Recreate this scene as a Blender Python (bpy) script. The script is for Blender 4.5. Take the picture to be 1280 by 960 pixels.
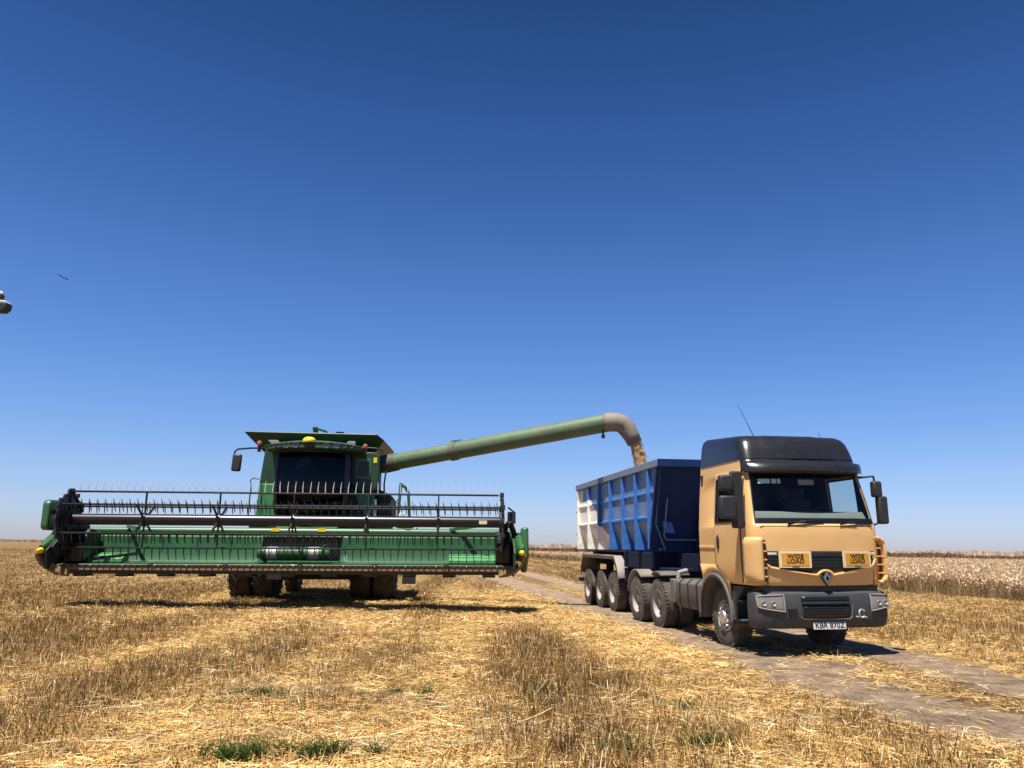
import bpy, bmesh, math, random
import numpy as np
from mathutils import Vector, Matrix, Euler

for o in list(bpy.data.objects): bpy.data.objects.remove(o)
scene = bpy.context.scene
COL = scene.collection
R = math.radians
rnd = random.Random(7)
rng = np.random.default_rng(11)

# ------------------------------------------------------------------ camera
EYE = 1.6
cam_d = bpy.data.cameras.new('camera'); cam = bpy.data.objects.new('camera', cam_d); COL.objects.link(cam)
cam_d.sensor_width = 36; cam_d.lens = 28.125; cam_d.clip_start = .1; cam_d.clip_end = 9000
_roll = R(.9623); _p = R(11.57)
fw = Vector((0, math.cos(_p), math.sin(_p))); u0 = Vector((0, -math.sin(_p), math.cos(_p))); r0 = Vector((1, 0, 0))
rt = math.cos(_roll)*r0 + math.sin(_roll)*u0; up = -math.sin(_roll)*r0 + math.cos(_roll)*u0
cam.matrix_world = Matrix(((rt.x, up.x, -fw.x, 0), (rt.y, up.y, -fw.y, 0), (rt.z, up.z, -fw.z, EYE), (0, 0, 0, 1)))
scene.camera = cam

# ------------------------------------------------------------------ light, sky, exposure
sun_dir = Vector((-.20, -.31, 1)).normalized()
elev = math.asin(sun_dir.z); azim = math.atan2(sun_dir.x, sun_dir.y)
world = bpy.data.worlds.new('World'); scene.world = world; world.use_nodes = True
nt = world.node_tree; nt.nodes.clear()
sky = nt.nodes.new('ShaderNodeTexSky'); sky.sky_type = 'NISHITA'; sky.sun_disc = False
sky.sun_elevation = elev; sky.sun_rotation = azim
sky.altitude = 1900; sky.air_density = 1.0; sky.dust_density = .8; sky.ozone_density = 3.2
bg = nt.nodes.new('ShaderNodeBackground'); bg.inputs['Strength'].default_value = .067*1.25
wo = nt.nodes.new('ShaderNodeOutputWorld')
hs = nt.nodes.new('ShaderNodeHueSaturation'); hs.inputs['Saturation'].default_value = 1.13
sm = nt.nodes.new('ShaderNodeMix'); sm.data_type = 'RGBA'; sm.blend_type = 'MULTIPLY'; sm.inputs['Factor'].default_value = 1; sm.inputs['B'].default_value = (.93, .91, 1.07, 1)
nt.links.new(sky.outputs[0], sm.inputs['A']); nt.links.new(sm.outputs['Result'], hs.inputs['Color'])
# dust layer low over the plain and the deep tropical blue overhead: sky colour by elevation
wtc = nt.nodes.new('ShaderNodeTexCoord'); wsp = nt.nodes.new('ShaderNodeSeparateXYZ'); nt.links.new(wtc.outputs['Generated'], wsp.inputs[0])
wr_ = nt.nodes.new('ShaderNodeValToRGB'); el_ = wr_.color_ramp.elements
SKY = [(0, (.70, .70, .80)), (.035, (.92, .91, .97)), (.09, (1.09, 1.07, 1.04)), (.18, (1.08, 1.15, 1.14)), (.28, (.98, 1.11, 1.15)), (.46, (.63, .83, .93)), (.62, (.38, .55, .62))]
for k_, (pp, cc) in enumerate(SKY[1:-1]): el_.new(pp)
for k_ in range(len(SKY)): el_[k_].position = SKY[k_][0]; el_[k_].color = (*[c/1.25 for c in SKY[k_][1]], 1)
wm = nt.nodes.new('ShaderNodeMix'); wm.data_type = 'RGBA'; wm.blend_type = 'MULTIPLY'; wm.inputs['Factor'].default_value = 1
nt.links.new(wsp.outputs['Z'], wr_.inputs[0]); nt.links.new(hs.outputs[0], wm.inputs['A']); nt.links.new(wr_.outputs[0], wm.inputs['B']); nt.links.new(wm.outputs['Result'], bg.inputs['Color']); nt.links.new(bg.outputs[0], wo.inputs['Surface'])
sl = bpy.data.lights.new('sun', 'SUN'); sl.energy = 5.0; sl.angle = R(.53); sl.color = (1, .955, .88)
so = bpy.data.objects.new('sun', sl); COL.objects.link(so); so.rotation_euler = sun_dir.to_track_quat('Z', 'Y').to_euler(); so.location = (0, 0, 60)
vs = scene.view_settings; vs.view_transform = 'Standard'; vs.look = 'None'; vs.gamma = 1; vs.exposure = .85; vs.use_curve_mapping = False
scene.render.resolution_x = 1024; scene.render.resolution_y = 768

# ------------------------------------------------------------------ materials
MATS = {}
def mat(name, col, rough=.5, metal=0, dust=0., dustcol=(.36, .27, .17), bump=0., bscale=30., var=.12, vscale=2.5, spec=.5, coat=0., dirt_z=None):
    """painted / metal / rubber surface with mottled tone, real dust and fine bump"""
    if name in MATS: return MATS[name]
    col = tuple(c*.82 for c in col); dustcol = tuple(c*.78 for c in dustcol)
    m = bpy.data.materials.new(name); m.use_nodes = True; t = m.node_tree; N = t.nodes; L = t.links
    b = N['Principled BSDF']; tc = N.new('ShaderNodeTexCoord')
    n1 = N.new('ShaderNodeTexNoise'); n1.inputs['Scale'].default_value = vscale; n1.inputs['Detail'].default_value = 6; n1.inputs['Roughness'].default_value = .65
    L.new(tc.outputs['Object'], n1.inputs['Vector'])
    mr = N.new('ShaderNodeMapRange'); mr.inputs['From Min'].default_value = .3; mr.inputs['From Max'].default_value = .7
    mr.inputs['To Min'].default_value = 1-var; mr.inputs['To Max'].default_value = 1+var; L.new(n1.outputs['Fac'], mr.inputs['Value'])
    mx = N.new('ShaderNodeMix'); mx.data_type = 'RGBA'; mx.blend_type = 'MULTIPLY'; mx.inputs['Factor'].default_value = 1
    mx.inputs['A'].default_value = (*col, 1); L.new(mr.outputs['Result'], mx.inputs['B'])
    out = mx.outputs['Result']
    b.inputs['Roughness'].default_value = rough; b.inputs['Metallic'].default_value = metal
    b.inputs['Specular IOR Level'].default_value = spec; b.inputs['Coat Weight'].default_value = coat
    if dust > 0:
        n2 = N.new('ShaderNodeTexNoise'); n2.inputs['Scale'].default_value = vscale*2.3; n2.inputs['Detail'].default_value = 9; n2.inputs['Roughness'].default_value = .75
        L.new(tc.outputs['Object'], n2.inputs['Vector'])
        m2 = N.new('ShaderNodeMapRange'); m2.inputs['From Min'].default_value = .38; m2.inputs['From Max'].default_value = .72
        m2.inputs['To Min'].default_value = dust*.35; m2.inputs['To Max'].default_value = min(1, dust*1.3); L.new(n2.outputs['Fac'], m2.inputs['Value'])
        d = N.new('ShaderNodeMix'); d.data_type = 'RGBA'; L.new(m2.outputs['Result'], d.inputs['Factor']); L.new(out, d.inputs['A']); d.inputs['B'].default_value = (*dustcol, 1)
        out = d.outputs['Result']
        m3 = N.new('ShaderNodeMapRange'); m3.inputs['To Min'].default_value = rough; m3.inputs['To Max'].default_value = min(1, rough+.5); L.new(m2.outputs['Result'], m3.inputs['Value']); L.new(m3.outputs['Result'], b.inputs['Roughness'])
    L.new(out, b.inputs['Base Color'])
    if bump > 0:
        n3 = N.new('ShaderNodeTexNoise'); n3.inputs['Scale'].default_value = bscale; n3.inputs['Detail'].default_value = 4; L.new(tc.outputs['Object'], n3.inputs['Vector'])
        bp = N.new('ShaderNodeBump'); bp.inputs['Strength'].default_value = bump; bp.inputs['Distance'].default_value = .02; L.new(n3.outputs['Fac'], bp.inputs['Height']); L.new(bp.outputs['Normal'], b.inputs['Normal'])
    MATS[name] = m; return m

def glass_mat(name, tint, gloss=1.):
    m = bpy.data.materials.new(name); m.use_nodes = True; t = m.node_tree; N = t.nodes; L = t.links; N.remove(N['Principled BSDF'])
    tr = N.new('ShaderNodeBsdfTransparent'); tr.inputs['Color'].default_value = (*tint, 1)
    gl = N.new('ShaderNodeBsdfGlossy'); gl.inputs['Roughness'].default_value = .03
    fr = N.new('ShaderNodeFresnel'); ge = N.new('ShaderNodeNewGeometry'); ml = N.new('ShaderNodeMapRange'); ml.inputs['To Min'].default_value = 1.5; ml.inputs['To Max'].default_value = 1/1.5; L.new(ge.outputs['Backfacing'], ml.inputs['Value']); L.new(ml.outputs[0], fr.inputs['IOR'])
    mx = N.new('ShaderNodeMixShader'); fm = N.new('ShaderNodeMath'); fm.operation = 'MULTIPLY'; fm.inputs[1].default_value = gloss; L.new(fr.outputs[0], fm.inputs[0]); L.new(fm.outputs[0], mx.inputs[0]); L.new(tr.outputs[0], mx.inputs[1]); L.new(gl.outputs[0], mx.inputs[2])
    L.new(mx.outputs[0], N['Material Output'].inputs['Surface']); return m

orange = mat('cab_orange', (.82, .475, .155), .36, dust=.28, dustcol=(.64, .46, .27), var=.07, coat=.2, bump=.02, bscale=4, vscale=1.6)
roofblack = mat('roof_black', (.012, .0125, .015), .26, dust=.05, dustcol=(.22, .19, .16), var=.2, coat=.4)
charcoal = mat('bumper_charcoal', (.034, .040, .046), .55, dust=.12, dustcol=(.22, .18, .14), bump=.05, bscale=120)
black = mat('matt_black', (.012, .012, .014), .6, dust=.1, dustcol=(.12, .1, .08))
deepblack = mat('deep_black', (.008, .008, .01), .35)
rubber = mat('rubber', (.022, .020, .019), .85, dust=.5, dustcol=(.25, .20, .155), bump=.15, bscale=60)
steel = mat('rim_steel', (.42, .39, .35), .6, .2, dust=.5, dustcol=(.36, .28, .21))
chrome = mat('bright_steel', (.78, .76, .72), .38, .85, dust=.1)
green = mat('machine_green', (.011, .11, .030), .35, dust=.14, dustcol=(.30, .30, .16), coat=.2, var=.15)
greendark = mat('machine_green_matt', (.012, .075, .032), .55, dust=.15, dustcol=(.22, .2, .12))
greenpan = mat('header_green', (.008, .098, .028), .45, dust=.08, dustcol=(.20, .28, .12), var=.3, vscale=1.3, coat=.05)
tubegreen = mat('tube_green', (.065, .15, .06), .42, dust=.42, dustcol=(.25, .21, .15), vscale=.9, var=.25)
tubedust = mat('spout_dusty', (.21, .18, .145), .7, dust=.4, dustcol=(.36, .28, .2), bump=.2, bscale=14, var=.3)
yellow = mat('machine_yellow', (.85, .68, .03), .35)
yellowpaint = mat('sign_amber', (.80, .38, .012), .5, dust=.1)
cream = mat('sign_cream', (.82, .70, .50), .5)
amber = mat('amber_lens', (.42, .13, .06), .35)
lens = mat('lamp_lens', (.26, .25, .22), .18, .2, dust=.35, dustcol=(.36, .32, .26), vscale=9)
bare = mat('tine_sunlit', (.75, .74, .72), .35, .3, dust=.05)  # bright copy for the top row of tines, sunlight put into the colour
reelblack = mat('reel_black', (.010, .009, .011), .33, dust=.0, spec=.5)
brownlip = mat('cutterbar_brown', (.12, .07, .025), .7, dust=.6, dustcol=(.33, .21, .08), vscale=6, bump=.3, bscale=20)
mirrorback = mat('mirror_back', (.016, .016, .019), .5, dust=.12, dustcol=(.14, .13, .12))
interior = mat('cab_interior', (.04, .038, .036), .8)
dashcream = mat('dashboard_cream', (.24, .25, .22), .8)
seatm = mat('seat_cloth', (.05, .05, .06), .9)
white = mat('plate_white', (.75, .75, .74), .5, dust=.08)
greypanel = mat('grey_panel', (.35, .34, .33), .6, dust=.35)
darkgrey = mat('plastic_grey', (.085, .083, .08), .65, dust=.4, dustcol=(.3, .24, .18))
navy = mat('trailer_navy', (.005, .026, .115), .6, spec=.25)
blueframe = mat('chassis_blue', (.004, .012, .04), .85, dust=.04, spec=.15)
glass = glass_mat('window_glass', (.80, .86, .85))
glassdark = glass_mat('harvester_glass', (.20, .23, .25), .5)
mirrorm = mat('mirror_glass', (.8, .8, .8), .05, 1.)
grainm = mat('grain', (.60, .38, .18), .9, dust=.4, dustcol=(.36, .2, .1), bump=1., bscale=45, vscale=9, var=.4)

def trailer_paint(name='trailer_paint', c0=(.018, .10, .38, 1), c1=(.06, .19, .50, 1)):
    m = bpy.data.materials.new(name); m.use_nodes = True; t = m.node_tree; N = t.nodes; L = t.links; b = N['Principled BSDF']
    tc = N.new('ShaderNodeTexCoord'); sp = N.new('ShaderNodeSeparateXYZ'); L.new(tc.outputs['Object'], sp.inputs[0])
    nz = N.new('ShaderNodeTexNoise'); nz.inputs['Scale'].default_value = 1.3; nz.inputs['Detail'].default_value = 3; L.new(tc.outputs['Object'], nz.inputs['Vector'])
    # paint boundary: white behind y = 8.0 + 1.55 (z - 1.6) + wobble, and the rear post
    def math_(op, a, bb):
        n = N.new('ShaderNodeMath'); n.operation = op
        for i, v in enumerate((a, bb)):
            if hasattr(v, 'links'): L.new(v, n.inputs[i])
            else: n.inputs[i].default_value = v
        return n.outputs[0]
    z = sp.outputs['Z']; y = sp.outputs['Y']
    bl = math_('ADD', math_('MULTIPLY', math_('SUBTRACT', z, 1.6), 1.55), 7.9)
    bl = math_('ADD', bl, math_('MULTIPLY', math_('SUBTRACT', nz.outputs['Fac'], .5), 1.0))
    w1 = math_('MULTIPLY', math_('GREATER_THAN', y, bl), math_('LESS_THAN', z, 3.05))
    w2 = math_('MULTIPLY', math_('GREATER_THAN', y, 11.15), math_('LESS_THAN', z, 3.42))
    w = math_('MAXIMUM', w1, w2)
    n2 = N.new('ShaderNodeTexNoise'); n2.inputs['Scale'].default_value = 3.5; n2.inputs['Detail'].default_value = 10; n2.inputs['Roughness'].default_value = .75; L.new(tc.outputs['Object'], n2.inputs['Vector'])
    cr = N.new('ShaderNodeValToRGB'); cr.color_ramp.elements[0].position = .3; cr.color_ramp.elements[0].color = c0
    cr.color_ramp.elements[1].position = .68; cr.color_ramp.elements[1].color = c1; L.new(n2.outputs['Fac'], cr.inputs[0])
    cw = N.new('ShaderNodeValToRGB'); cw.color_ramp.elements[0].position = .25; cw.color_ramp.elements[0].color = (.55, .47, .36, 1)
    cw.color_ramp.elements[1].position = .5; cw.color_ramp.elements[1].color = (.86, .82, .74, 1); L.new(n2.outputs['Fac'], cw.inputs[0])
    mx = N.new('ShaderNodeMix'); mx.data_type = 'RGBA'; L.new(w, mx.inputs['Factor']); L.new(cr.outputs[0], mx.inputs['A']); L.new(cw.outputs[0], mx.inputs['B'])
    L.new(mx.outputs['Result'], b.inputs['Base Color']); b.inputs['Roughness'].default_value = .5
    n4 = N.new('ShaderNodeTexNoise'); n4.inputs['Scale'].default_value = 5; L.new(tc.outputs['Object'], n4.inputs['Vector'])
    bp = N.new('ShaderNodeBump'); bp.inputs['Strength'].default_value = .35; bp.inputs['Distance'].default_value = .03; L.new(n4.outputs['Fac'], bp.inputs['Height']); L.new(bp.outputs['Normal'], b.inputs['Normal'])
    return m
tpaint = trailer_paint(); tpaint_dull = trailer_paint('trailer_paint_dull', (.055, .13, .30, 1), (.20, .27, .38, 1))  # side walls take a duller, greyer blue than the ribs

# ------------------------------------------------------------------ mesh helpers
class MB:
    def __init__(s): s.v = []; s.f = []; s.m = []; s.cm = 0
    def add(s, vs, fs):
        n = len(s.v); s.v += [tuple(p) for p in vs]; s.f += [tuple(n+i for i in f) for f in fs]; s.m += [s.cm]*len(fs); return s
    def box(s, x0, x1, y0, y1, z0, z1, M=None):
        vs = [Vector((x, y, z)) for z in (z0, z1) for y in (y0, y1) for x in (x0, x1)]
        if M: vs = [M @ p for p in vs]
        return s.add(vs, [(0, 2, 3, 1), (4, 5, 7, 6), (0, 1, 5, 4), (2, 6, 7, 3), (0, 4, 6, 2), (1, 3, 7, 5)])
    def bar(s, a, b, w, h=None, upv=(0, 0, 1)):
        a = Vector(a); b = Vector(b); h = h or w; d = (b-a).normalized(); u = Vector(upv)
        if abs(d.dot(u)) > .98: u = Vector((0, 1, 0))
        x = d.cross(u).normalized(); u = x.cross(d)
        vs = [p + x*i*w/2 + u*j*h/2 for p in (a, b) for j in (-1, 1) for i in (-1, 1)]
        return s.add(vs, [(0, 1, 3, 2), (4, 6, 7, 5), (0, 4, 5, 1), (2, 3, 7, 6), (0, 2, 6, 4), (1, 5, 7, 3)])
    def tube(s, pts, r, n=10, caps=True):
        pts = [Vector(p) for p in pts]; rs = r if isinstance(r, (list, tuple)) else [r]*len(pts); vs = []; u = None
        for i, p in enumerate(pts):
            d = (pts[min(i+1, len(pts)-1)] - pts[max(i-1, 0)]).normalized()
            if u is None: u = d.orthogonal().normalized()
            u = (u - d*u.dot(d)).normalized(); w = d.cross(u)
            vs += [p + (u*math.cos(2*math.pi*k/n) + w*math.sin(2*math.pi*k/n))*rs[i] for k in range(n)]
        fs = [(i*n+k, i*n+(k+1) % n, (i+1)*n+(k+1) % n, (i+1)*n+k) for i in range(len(pts)-1) for k in range(n)]
        if caps: fs += [tuple(range(n-1, -1, -1)), tuple((len(pts)-1)*n+k for k in range(n))]
        return s.add(vs, fs)
    def lathe(s, prof, c=(0, 0, 0), axis='x', n=36, cap=False):
        """prof: (along axis, radius)"""
        c = Vector(c); vs = []
        for a, r in prof:
            for k in range(n):
                t = 2*math.pi*k/n; p, q = r*math.cos(t), r*math.sin(t)
                vs.append(c + (Vector((a, p, q)) if axis == 'x' else Vector((p, a, q)) if axis == 'y' else Vector((p, q, a))))
        fs = [(i*n+k, i*n+(k+1) % n, (i+1)*n+(k+1) % n, (i+1)*n+k) for i in range(len(prof)-1) for k in range(n)]
        if cap: fs += [tuple(range(n)), tuple((len(prof)-1)*n+k for k in range(n))]
        return s.add(vs, fs)
    def prism(s, poly, a0, a1, axis='y', M=None):
        """poly in the two other axes"""
        def P(p, a): return Vector((a, p[0], p[1])) if axis == 'x' else Vector((p[0], a, p[1])) if axis == 'y' else Vector((p[0], p[1], a))
        n = len(poly); vs = [P(p, a) for a in (a0, a1) for p in poly]
        if M: vs = [M @ p for p in vs]
        return s.add(vs, [tuple(range(n)), tuple(range(2*n-1, n-1, -1))] + [(i, (i+1) % n, n+(i+1) % n, n+i) for i in range(n)])
    def grid(s, F, nu, nv, skip=None):
        vs = [F(i/nu, j/nv) for j in range(nv+1) for i in range(nu+1)]
        fs = [(j*(nu+1)+i, j*(nu+1)+i+1, (j+1)*(nu+1)+i+1, (j+1)*(nu+1)+i) for j in range(nv) for i in range(nu) if not (skip and skip(i, j))]
        return s.add(vs, fs)
    def build(s, name, mats, parent=None, bevel=0, smooth=35, solid=0, loc=None):
        me = bpy.data.meshes.new(name); me.from_pydata(s.v, [], s.f)
        if not isinstance(mats, (list, tuple)): mats = [mats]
        for m in mats: me.materials.append(m)
        me.polygons.foreach_set('material_index', s.m)
        bm = bmesh.new(); bm.from_mesh(me); bmesh.ops.remove_doubles(bm, verts=bm.verts, dist=1e-5); bmesh.ops.recalc_face_normals(bm, faces=bm.faces); bm.to_mesh(me); bm.free()
        if smooth:
            me.polygons.foreach_set('use_smooth', [True]*len(me.polygons)); me.set_sharp_from_angle(angle=R(smooth))
        o = bpy.data.objects.new(name, me); COL.objects.link(o); o.parent = parent
        if loc: o.location = loc
        if solid:
            q = o.modifiers.new('solid', 'SOLIDIFY'); q.thickness = solid; q.offset = 0
        if bevel:
            q = o.modifiers.new('bevel', 'BEVEL'); q.width = bevel; q.segments = 2; q.limit_method = 'ANGLE'; q.angle_limit = R(40); q.harden_normals = False
        return o

def tag(o, label=None, cat=None, group=None, kind=None):
    for k, v in (('label', label), ('category', cat), ('group', group), ('kind', kind)):
        if v: o[k] = v
    return o
def empty(name, loc=(0, 0, 0), rot=(0, 0, 0), parent=None):
    o = bpy.data.objects.new(name, None); COL.objects.link(o); o.location = loc; o.rotation_euler = rot; o.parent = parent; o.empty_display_size = .2; return o
def copy_tree(o, parent=None):
    c = o.copy(); COL.objects.link(c); c.parent = parent
    for ch in list(o.children): copy_tree(ch, c)
    return c
def text_part(txt, size, m, parent, loc, rot, bold=.012, depth=.003, name='lettering', sx=1):
    cu = bpy.data.curves.new('lettering', 'FONT'); cu.body = txt; cu.size = size; cu.align_x = 'CENTER'; cu.align_y = 'CENTER'; cu.offset = bold*size; cu.extrude = depth; cu.space_line = .82
    t = bpy.data.objects.new('lettering_source', cu); COL.objects.link(t)
    dg = bpy.context.evaluated_depsgraph_get(); me = bpy.data.meshes.new_from_object(t.evaluated_get(dg)); bpy.data.objects.remove(t); bpy.data.curves.remove(cu)
    me.name = name; me.materials.clear(); me.materials.append(m)
    o = bpy.data.objects.new(name, me); COL.objects.link(o); o.parent = parent; o.location = loc; o.rotation_euler = rot; o.scale = (sx, 1, 1); return o

# ================================================================== GROUND
_lat = rng.random((256, 256))
def vnoise(x, y, sc, seed=0):
    x = np.asarray(x)/sc + seed*17.3; y = np.asarray(y)/sc + seed*9.7
    xi = np.floor(x).astype(int); yi = np.floor(y).astype(int); fx = x-xi; fy = y-yi
    fx = fx*fx*(3-2*fx); fy = fy*fy*(3-2*fy); g = lambda a, b: _lat[a % 256, b % 256]
    return (g(xi, yi)*(1-fx)+g(xi+1, yi)*fx)*(1-fy) + (g(xi, yi+1)*(1-fx)+g(xi+1, yi+1)*fx)*fy
RUT_L = [(7.3, -3), (6.1, 3), (5.2, 6.5), (4.5, 8.6), (4.15, 10.2), (3.95, 13.5), (2.95, 19.5), (2.1, 24.5), (1.45, 30), (.3, 38), (-1.6, 50), (-6, 72), (-14, 105), (-26, 150)]
RUT_R = [(9.3, -3), (8.0, 3), (7.0, 7), (6.45, 10.2), (6.2, 14), (5.1, 20), (4.2, 26), (3.4, 33), (2.3, 42), (.7, 55), (-3.5, 76), (-11.5, 108), (-23, 152)]
def dens(P, n=14):
    P = np.array(P, float); out = []
    for i in range(len(P)-1):
        p0 = P[max(i-1, 0)]; p1 = P[i]; p2 = P[i+1]; p3 = P[min(i+2, len(P)-1)]
        for t in np.linspace(0, 1, n, endpoint=False):
            out.append(.5*((2*p1)+(-p0+p2)*t+(2*p0-5*p1+4*p2-p3)*t*t+(-p0+3*p1-3*p2+p3)*t**3))
    out.append(P[-1]); return np.array(out)
RL = dens(RUT_L); RR = dens(RUT_R)
def rut_x(C, y): return np.interp(y, C[:, 1], C[:, 0])
def rut_d(x, y):
    """signed-free distance (m) to the nearer wheel rut, in the horizontal across direction"""
    return np.minimum(np.abs(x-rut_x(RL, y)), np.abs(x-rut_x(RR, y)))
BLOBS = [(-8.1, 13.9, 3.2, 3.2, .75), (-3.2, 12.2, .6, 3.5, .6), (-4.6, 11, .5, 4, .4), (.1, 13.6, 1.0, 2.2, .55), (1.5, 10.8, 1.3, 1.6, .7), (-5.6, 9.2, .9, .9, .5),(.4, 12, .5, 5, .35),
         (-5.0, 13.4, 1.0, 2.6, -.7), (-1.9, 16, .9, 4.5, -.8), (-.6, 25, 1.5, 5, -.7), (-1.2, 9.3, 1.6, .5, -.4), (0, 6.0, 5, 1.1, -.30), (-2.2, 7.9, 2.4, .45, -.4), (3.0, 10, .6, 3, -.6), (2.6, 16, .9, 5, -.6), (-3.9, 20.5, 1.2, 5, -.4), (-6.6, 12, .5, 5, -.45), (-2.6, 8.2, .5, .9, .35), (1.9, 7.4, .7, .5, .4), (.2, 7.2, .35, .35, .4), (-12, 24, 5, 5, .3)]
def zone(x, y):
    """0 = flattened bright straw, 1 = brown standing stubble"""
    xs_ = x+.06*(y-12)
    z = .58 + .85*(vnoise(xs_, y/4.5, 1.25, 1)-.5) + .34*(vnoise(x, y/1.5, .5, 2)-.5) + .27*np.sin(xs_*2.6+.8*np.sin(y*.25))
    for bx, by, rx, ry, a in BLOBS: z = z + a*np.exp(-((x-bx)/rx)**2-((y-by)/ry)**2)
    z = z + .22*np.clip((y-22)/30, 0, 1) + .22*np.clip((-x-3-.15*y)/5, 0, 1)*np.clip((y-9)/5, 0, 1)
    far = x > 7.2
    z = np.where(far & (y > 9), .60+.7*(vnoise(x, y, 1.6, 4)-.5), z)
    return np.clip(z, 0, 1)

# one sheet to the horizon
def axis_pts(lo, hi, step, far_lo, far_hi):
    a = list(np.arange(lo, hi+1e-6, step)); s = step; x = hi
    while x < far_hi: s *= 1.35; x += s; a.append(x)
    s = step; x = lo
    while x > far_lo: s *= 1.35; x -= s; a.insert(0, x)
    return np.array(a)
gx = axis_pts(-24, 24, .3, -6000, 6000); gy = axis_pts(2, 60, .3, -800, 7000)
GX, GY = np.meshgrid(gx, gy)
def gh(x, y):
    """gentle ground relief, flat under the machines"""
    n = (vnoise(x, y, 1.1, 7)-.5)*.05 + (vnoise(x, y, .45, 8)-.5)*.03
    fl = np.clip((rut_d(x, y)-.5)/.9, 0, 1)*np.clip((40-y)/10, 0, 1)*np.clip((24-np.abs(x))/4, 0, 1)
    return n*fl
GZ = gh(GX, GY)
nx, ny = len(gx), len(gy)
idx = np.arange(nx*ny).reshape(ny, nx)
faces = np.stack([idx[:-1, :-1], idx[:-1, 1:], idx[1:, 1:], idx[1:, :-1]], -1).reshape(-1, 4)
def fast_mesh(name, V, Fq, colors=None, mats=()):
    me = bpy.data.meshes.new(name); V = np.ascontiguousarray(V, np.float32); Fq = np.ascontiguousarray(Fq, np.int32)
    me.vertices.add(len(V)); me.vertices.foreach_set('co', V.ravel())
    k = Fq.shape[1]; me.loops.add(Fq.size); me.loops.foreach_set('vertex_index', Fq.ravel())
    me.polygons.add(len(Fq)); me.polygons.foreach_set('loop_start', np.arange(0, Fq.size, k, dtype=np.int32))
    me.update(calc_edges=True)
    if colors is not None:
        at = me.color_attributes.new('tone', 'FLOAT_COLOR', 'POINT')
        c = np.ones((len(V), 4), np.float32); c[:, :3] = colors; at.data.foreach_set('color', c.ravel())
    for m in mats: me.materials.append(m)
    o = bpy.data.objects.new(name, me); COL.objects.link(o); return o
def ground_mat():
    m = bpy.data.materials.new('field_floor'); m.use_nodes = True; t = m.node_tree; N = t.nodes; L = t.links; b = N['Principled BSDF']; b.inputs['Roughness'].default_value = .9; b.inputs['Specular IOR Level'].default_value = .15
    tc = N.new('ShaderNodeTexCoord'); at = N.new('ShaderNodeVertexColor'); at.layer_name = 'tone'
    def noise(sc, det=5, ro=.6, vec=None, sx=(1, 1, 1)):
        mp = N.new('ShaderNodeMapping'); mp.inputs['Scale'].default_value = sx; L.new(tc.outputs['Object'], mp.inputs['Vector'])
        n = N.new('ShaderNodeTexNoise'); n.inputs['Scale'].default_value = sc; n.inputs['Detail'].default_value = det; n.inputs['Roughness'].default_value = ro; L.new(mp.outputs[0], n.inputs['Vector']); return n.outputs['Fac']
    fine = noise(55, 6, .8); mid = noise(4, 8, .7); big = noise(.12, 6, .6, sx=(1, .35, 1))
    r1 = N.new('ShaderNodeValToRGB'); e = r1.color_ramp.elements; e[0].position = .36; e[0].color = (.055, .030, .012, 1); e[1].position = .62; e[1].color = (.52, .345, .135, 1); L.new(fine, r1.inputs[0])
    r2 = N.new('ShaderNodeValToRGB'); e = r2.color_ramp.elements; e[0].position = .35; e[0].color = (.05, .027, .011, 1); e[1].position = .66; e[1].color = (.31, .185, .075, 1); L.new(fine, r2.inputs[0])
    ad = N.new('ShaderNodeMath'); ad.operation = 'ADD'; L.new(at.outputs['Color'], ad.inputs[0])
    mm = N.new('ShaderNodeMapRange'); mm.inputs['From Min'].default_value = .3; mm.inputs['From Max'].default_value = .7; mm.inputs['To Min'].default_value = -.3; mm.inputs['To Max'].default_value = .3; L.new(mid, mm.inputs['Value']); L.new(mm.outputs[0], ad.inputs[1]); ad.use_clamp = True
    mx = N.new('ShaderNodeMix'); mx.data_type = 'RGBA'; L.new(ad.outputs[0], mx.inputs['Factor']); L.new(r1.outputs[0], mx.inputs['A']); L.new(r2.outputs[0], mx.inputs['B'])
    bb = N.new('ShaderNodeMapRange'); bb.inputs['From Min'].default_value = .3; bb.inputs['From Max'].default_value = .7; bb.inputs['To Min'].default_value = .8; bb.inputs['To Max'].default_value = 1.2; L.new(big, bb.inputs['Value'])
    m2 = N.new('ShaderNodeMix'); m2.data_type = 'RGBA'; m2.blend_type = 'MULTIPLY'; m2.inputs['Factor'].default_value = 1; L.new(mx.outputs['Result'], m2.inputs['A']); L.new(bb.outputs[0], m2.inputs['B'])
    L.new(m2.outputs['Result'], b.inputs['Base Color'])
    bp = N.new('ShaderNodeBump'); bp.inputs['Strength'].default_value = .9; bp.inputs['Distance'].default_value = .03; L.new(fine, bp.inputs['Height']); L.new(bp.outputs[0], b.inputs['Normal'])
    return m
zc = zone(GX, GY).ravel()
ground = fast_mesh('ground', np.stack([GX.ravel(), GY.ravel(), GZ.ravel()], -1), faces, np.repeat(zc[:, None], 3, 1), [ground_mat()])
ground.data.polygons.foreach_set('use_smooth', [True]*len(ground.data.polygons)); tag(ground, 'harvested wheat field of golden stubble and loose straw reaching the horizon', kind='structure')

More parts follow.
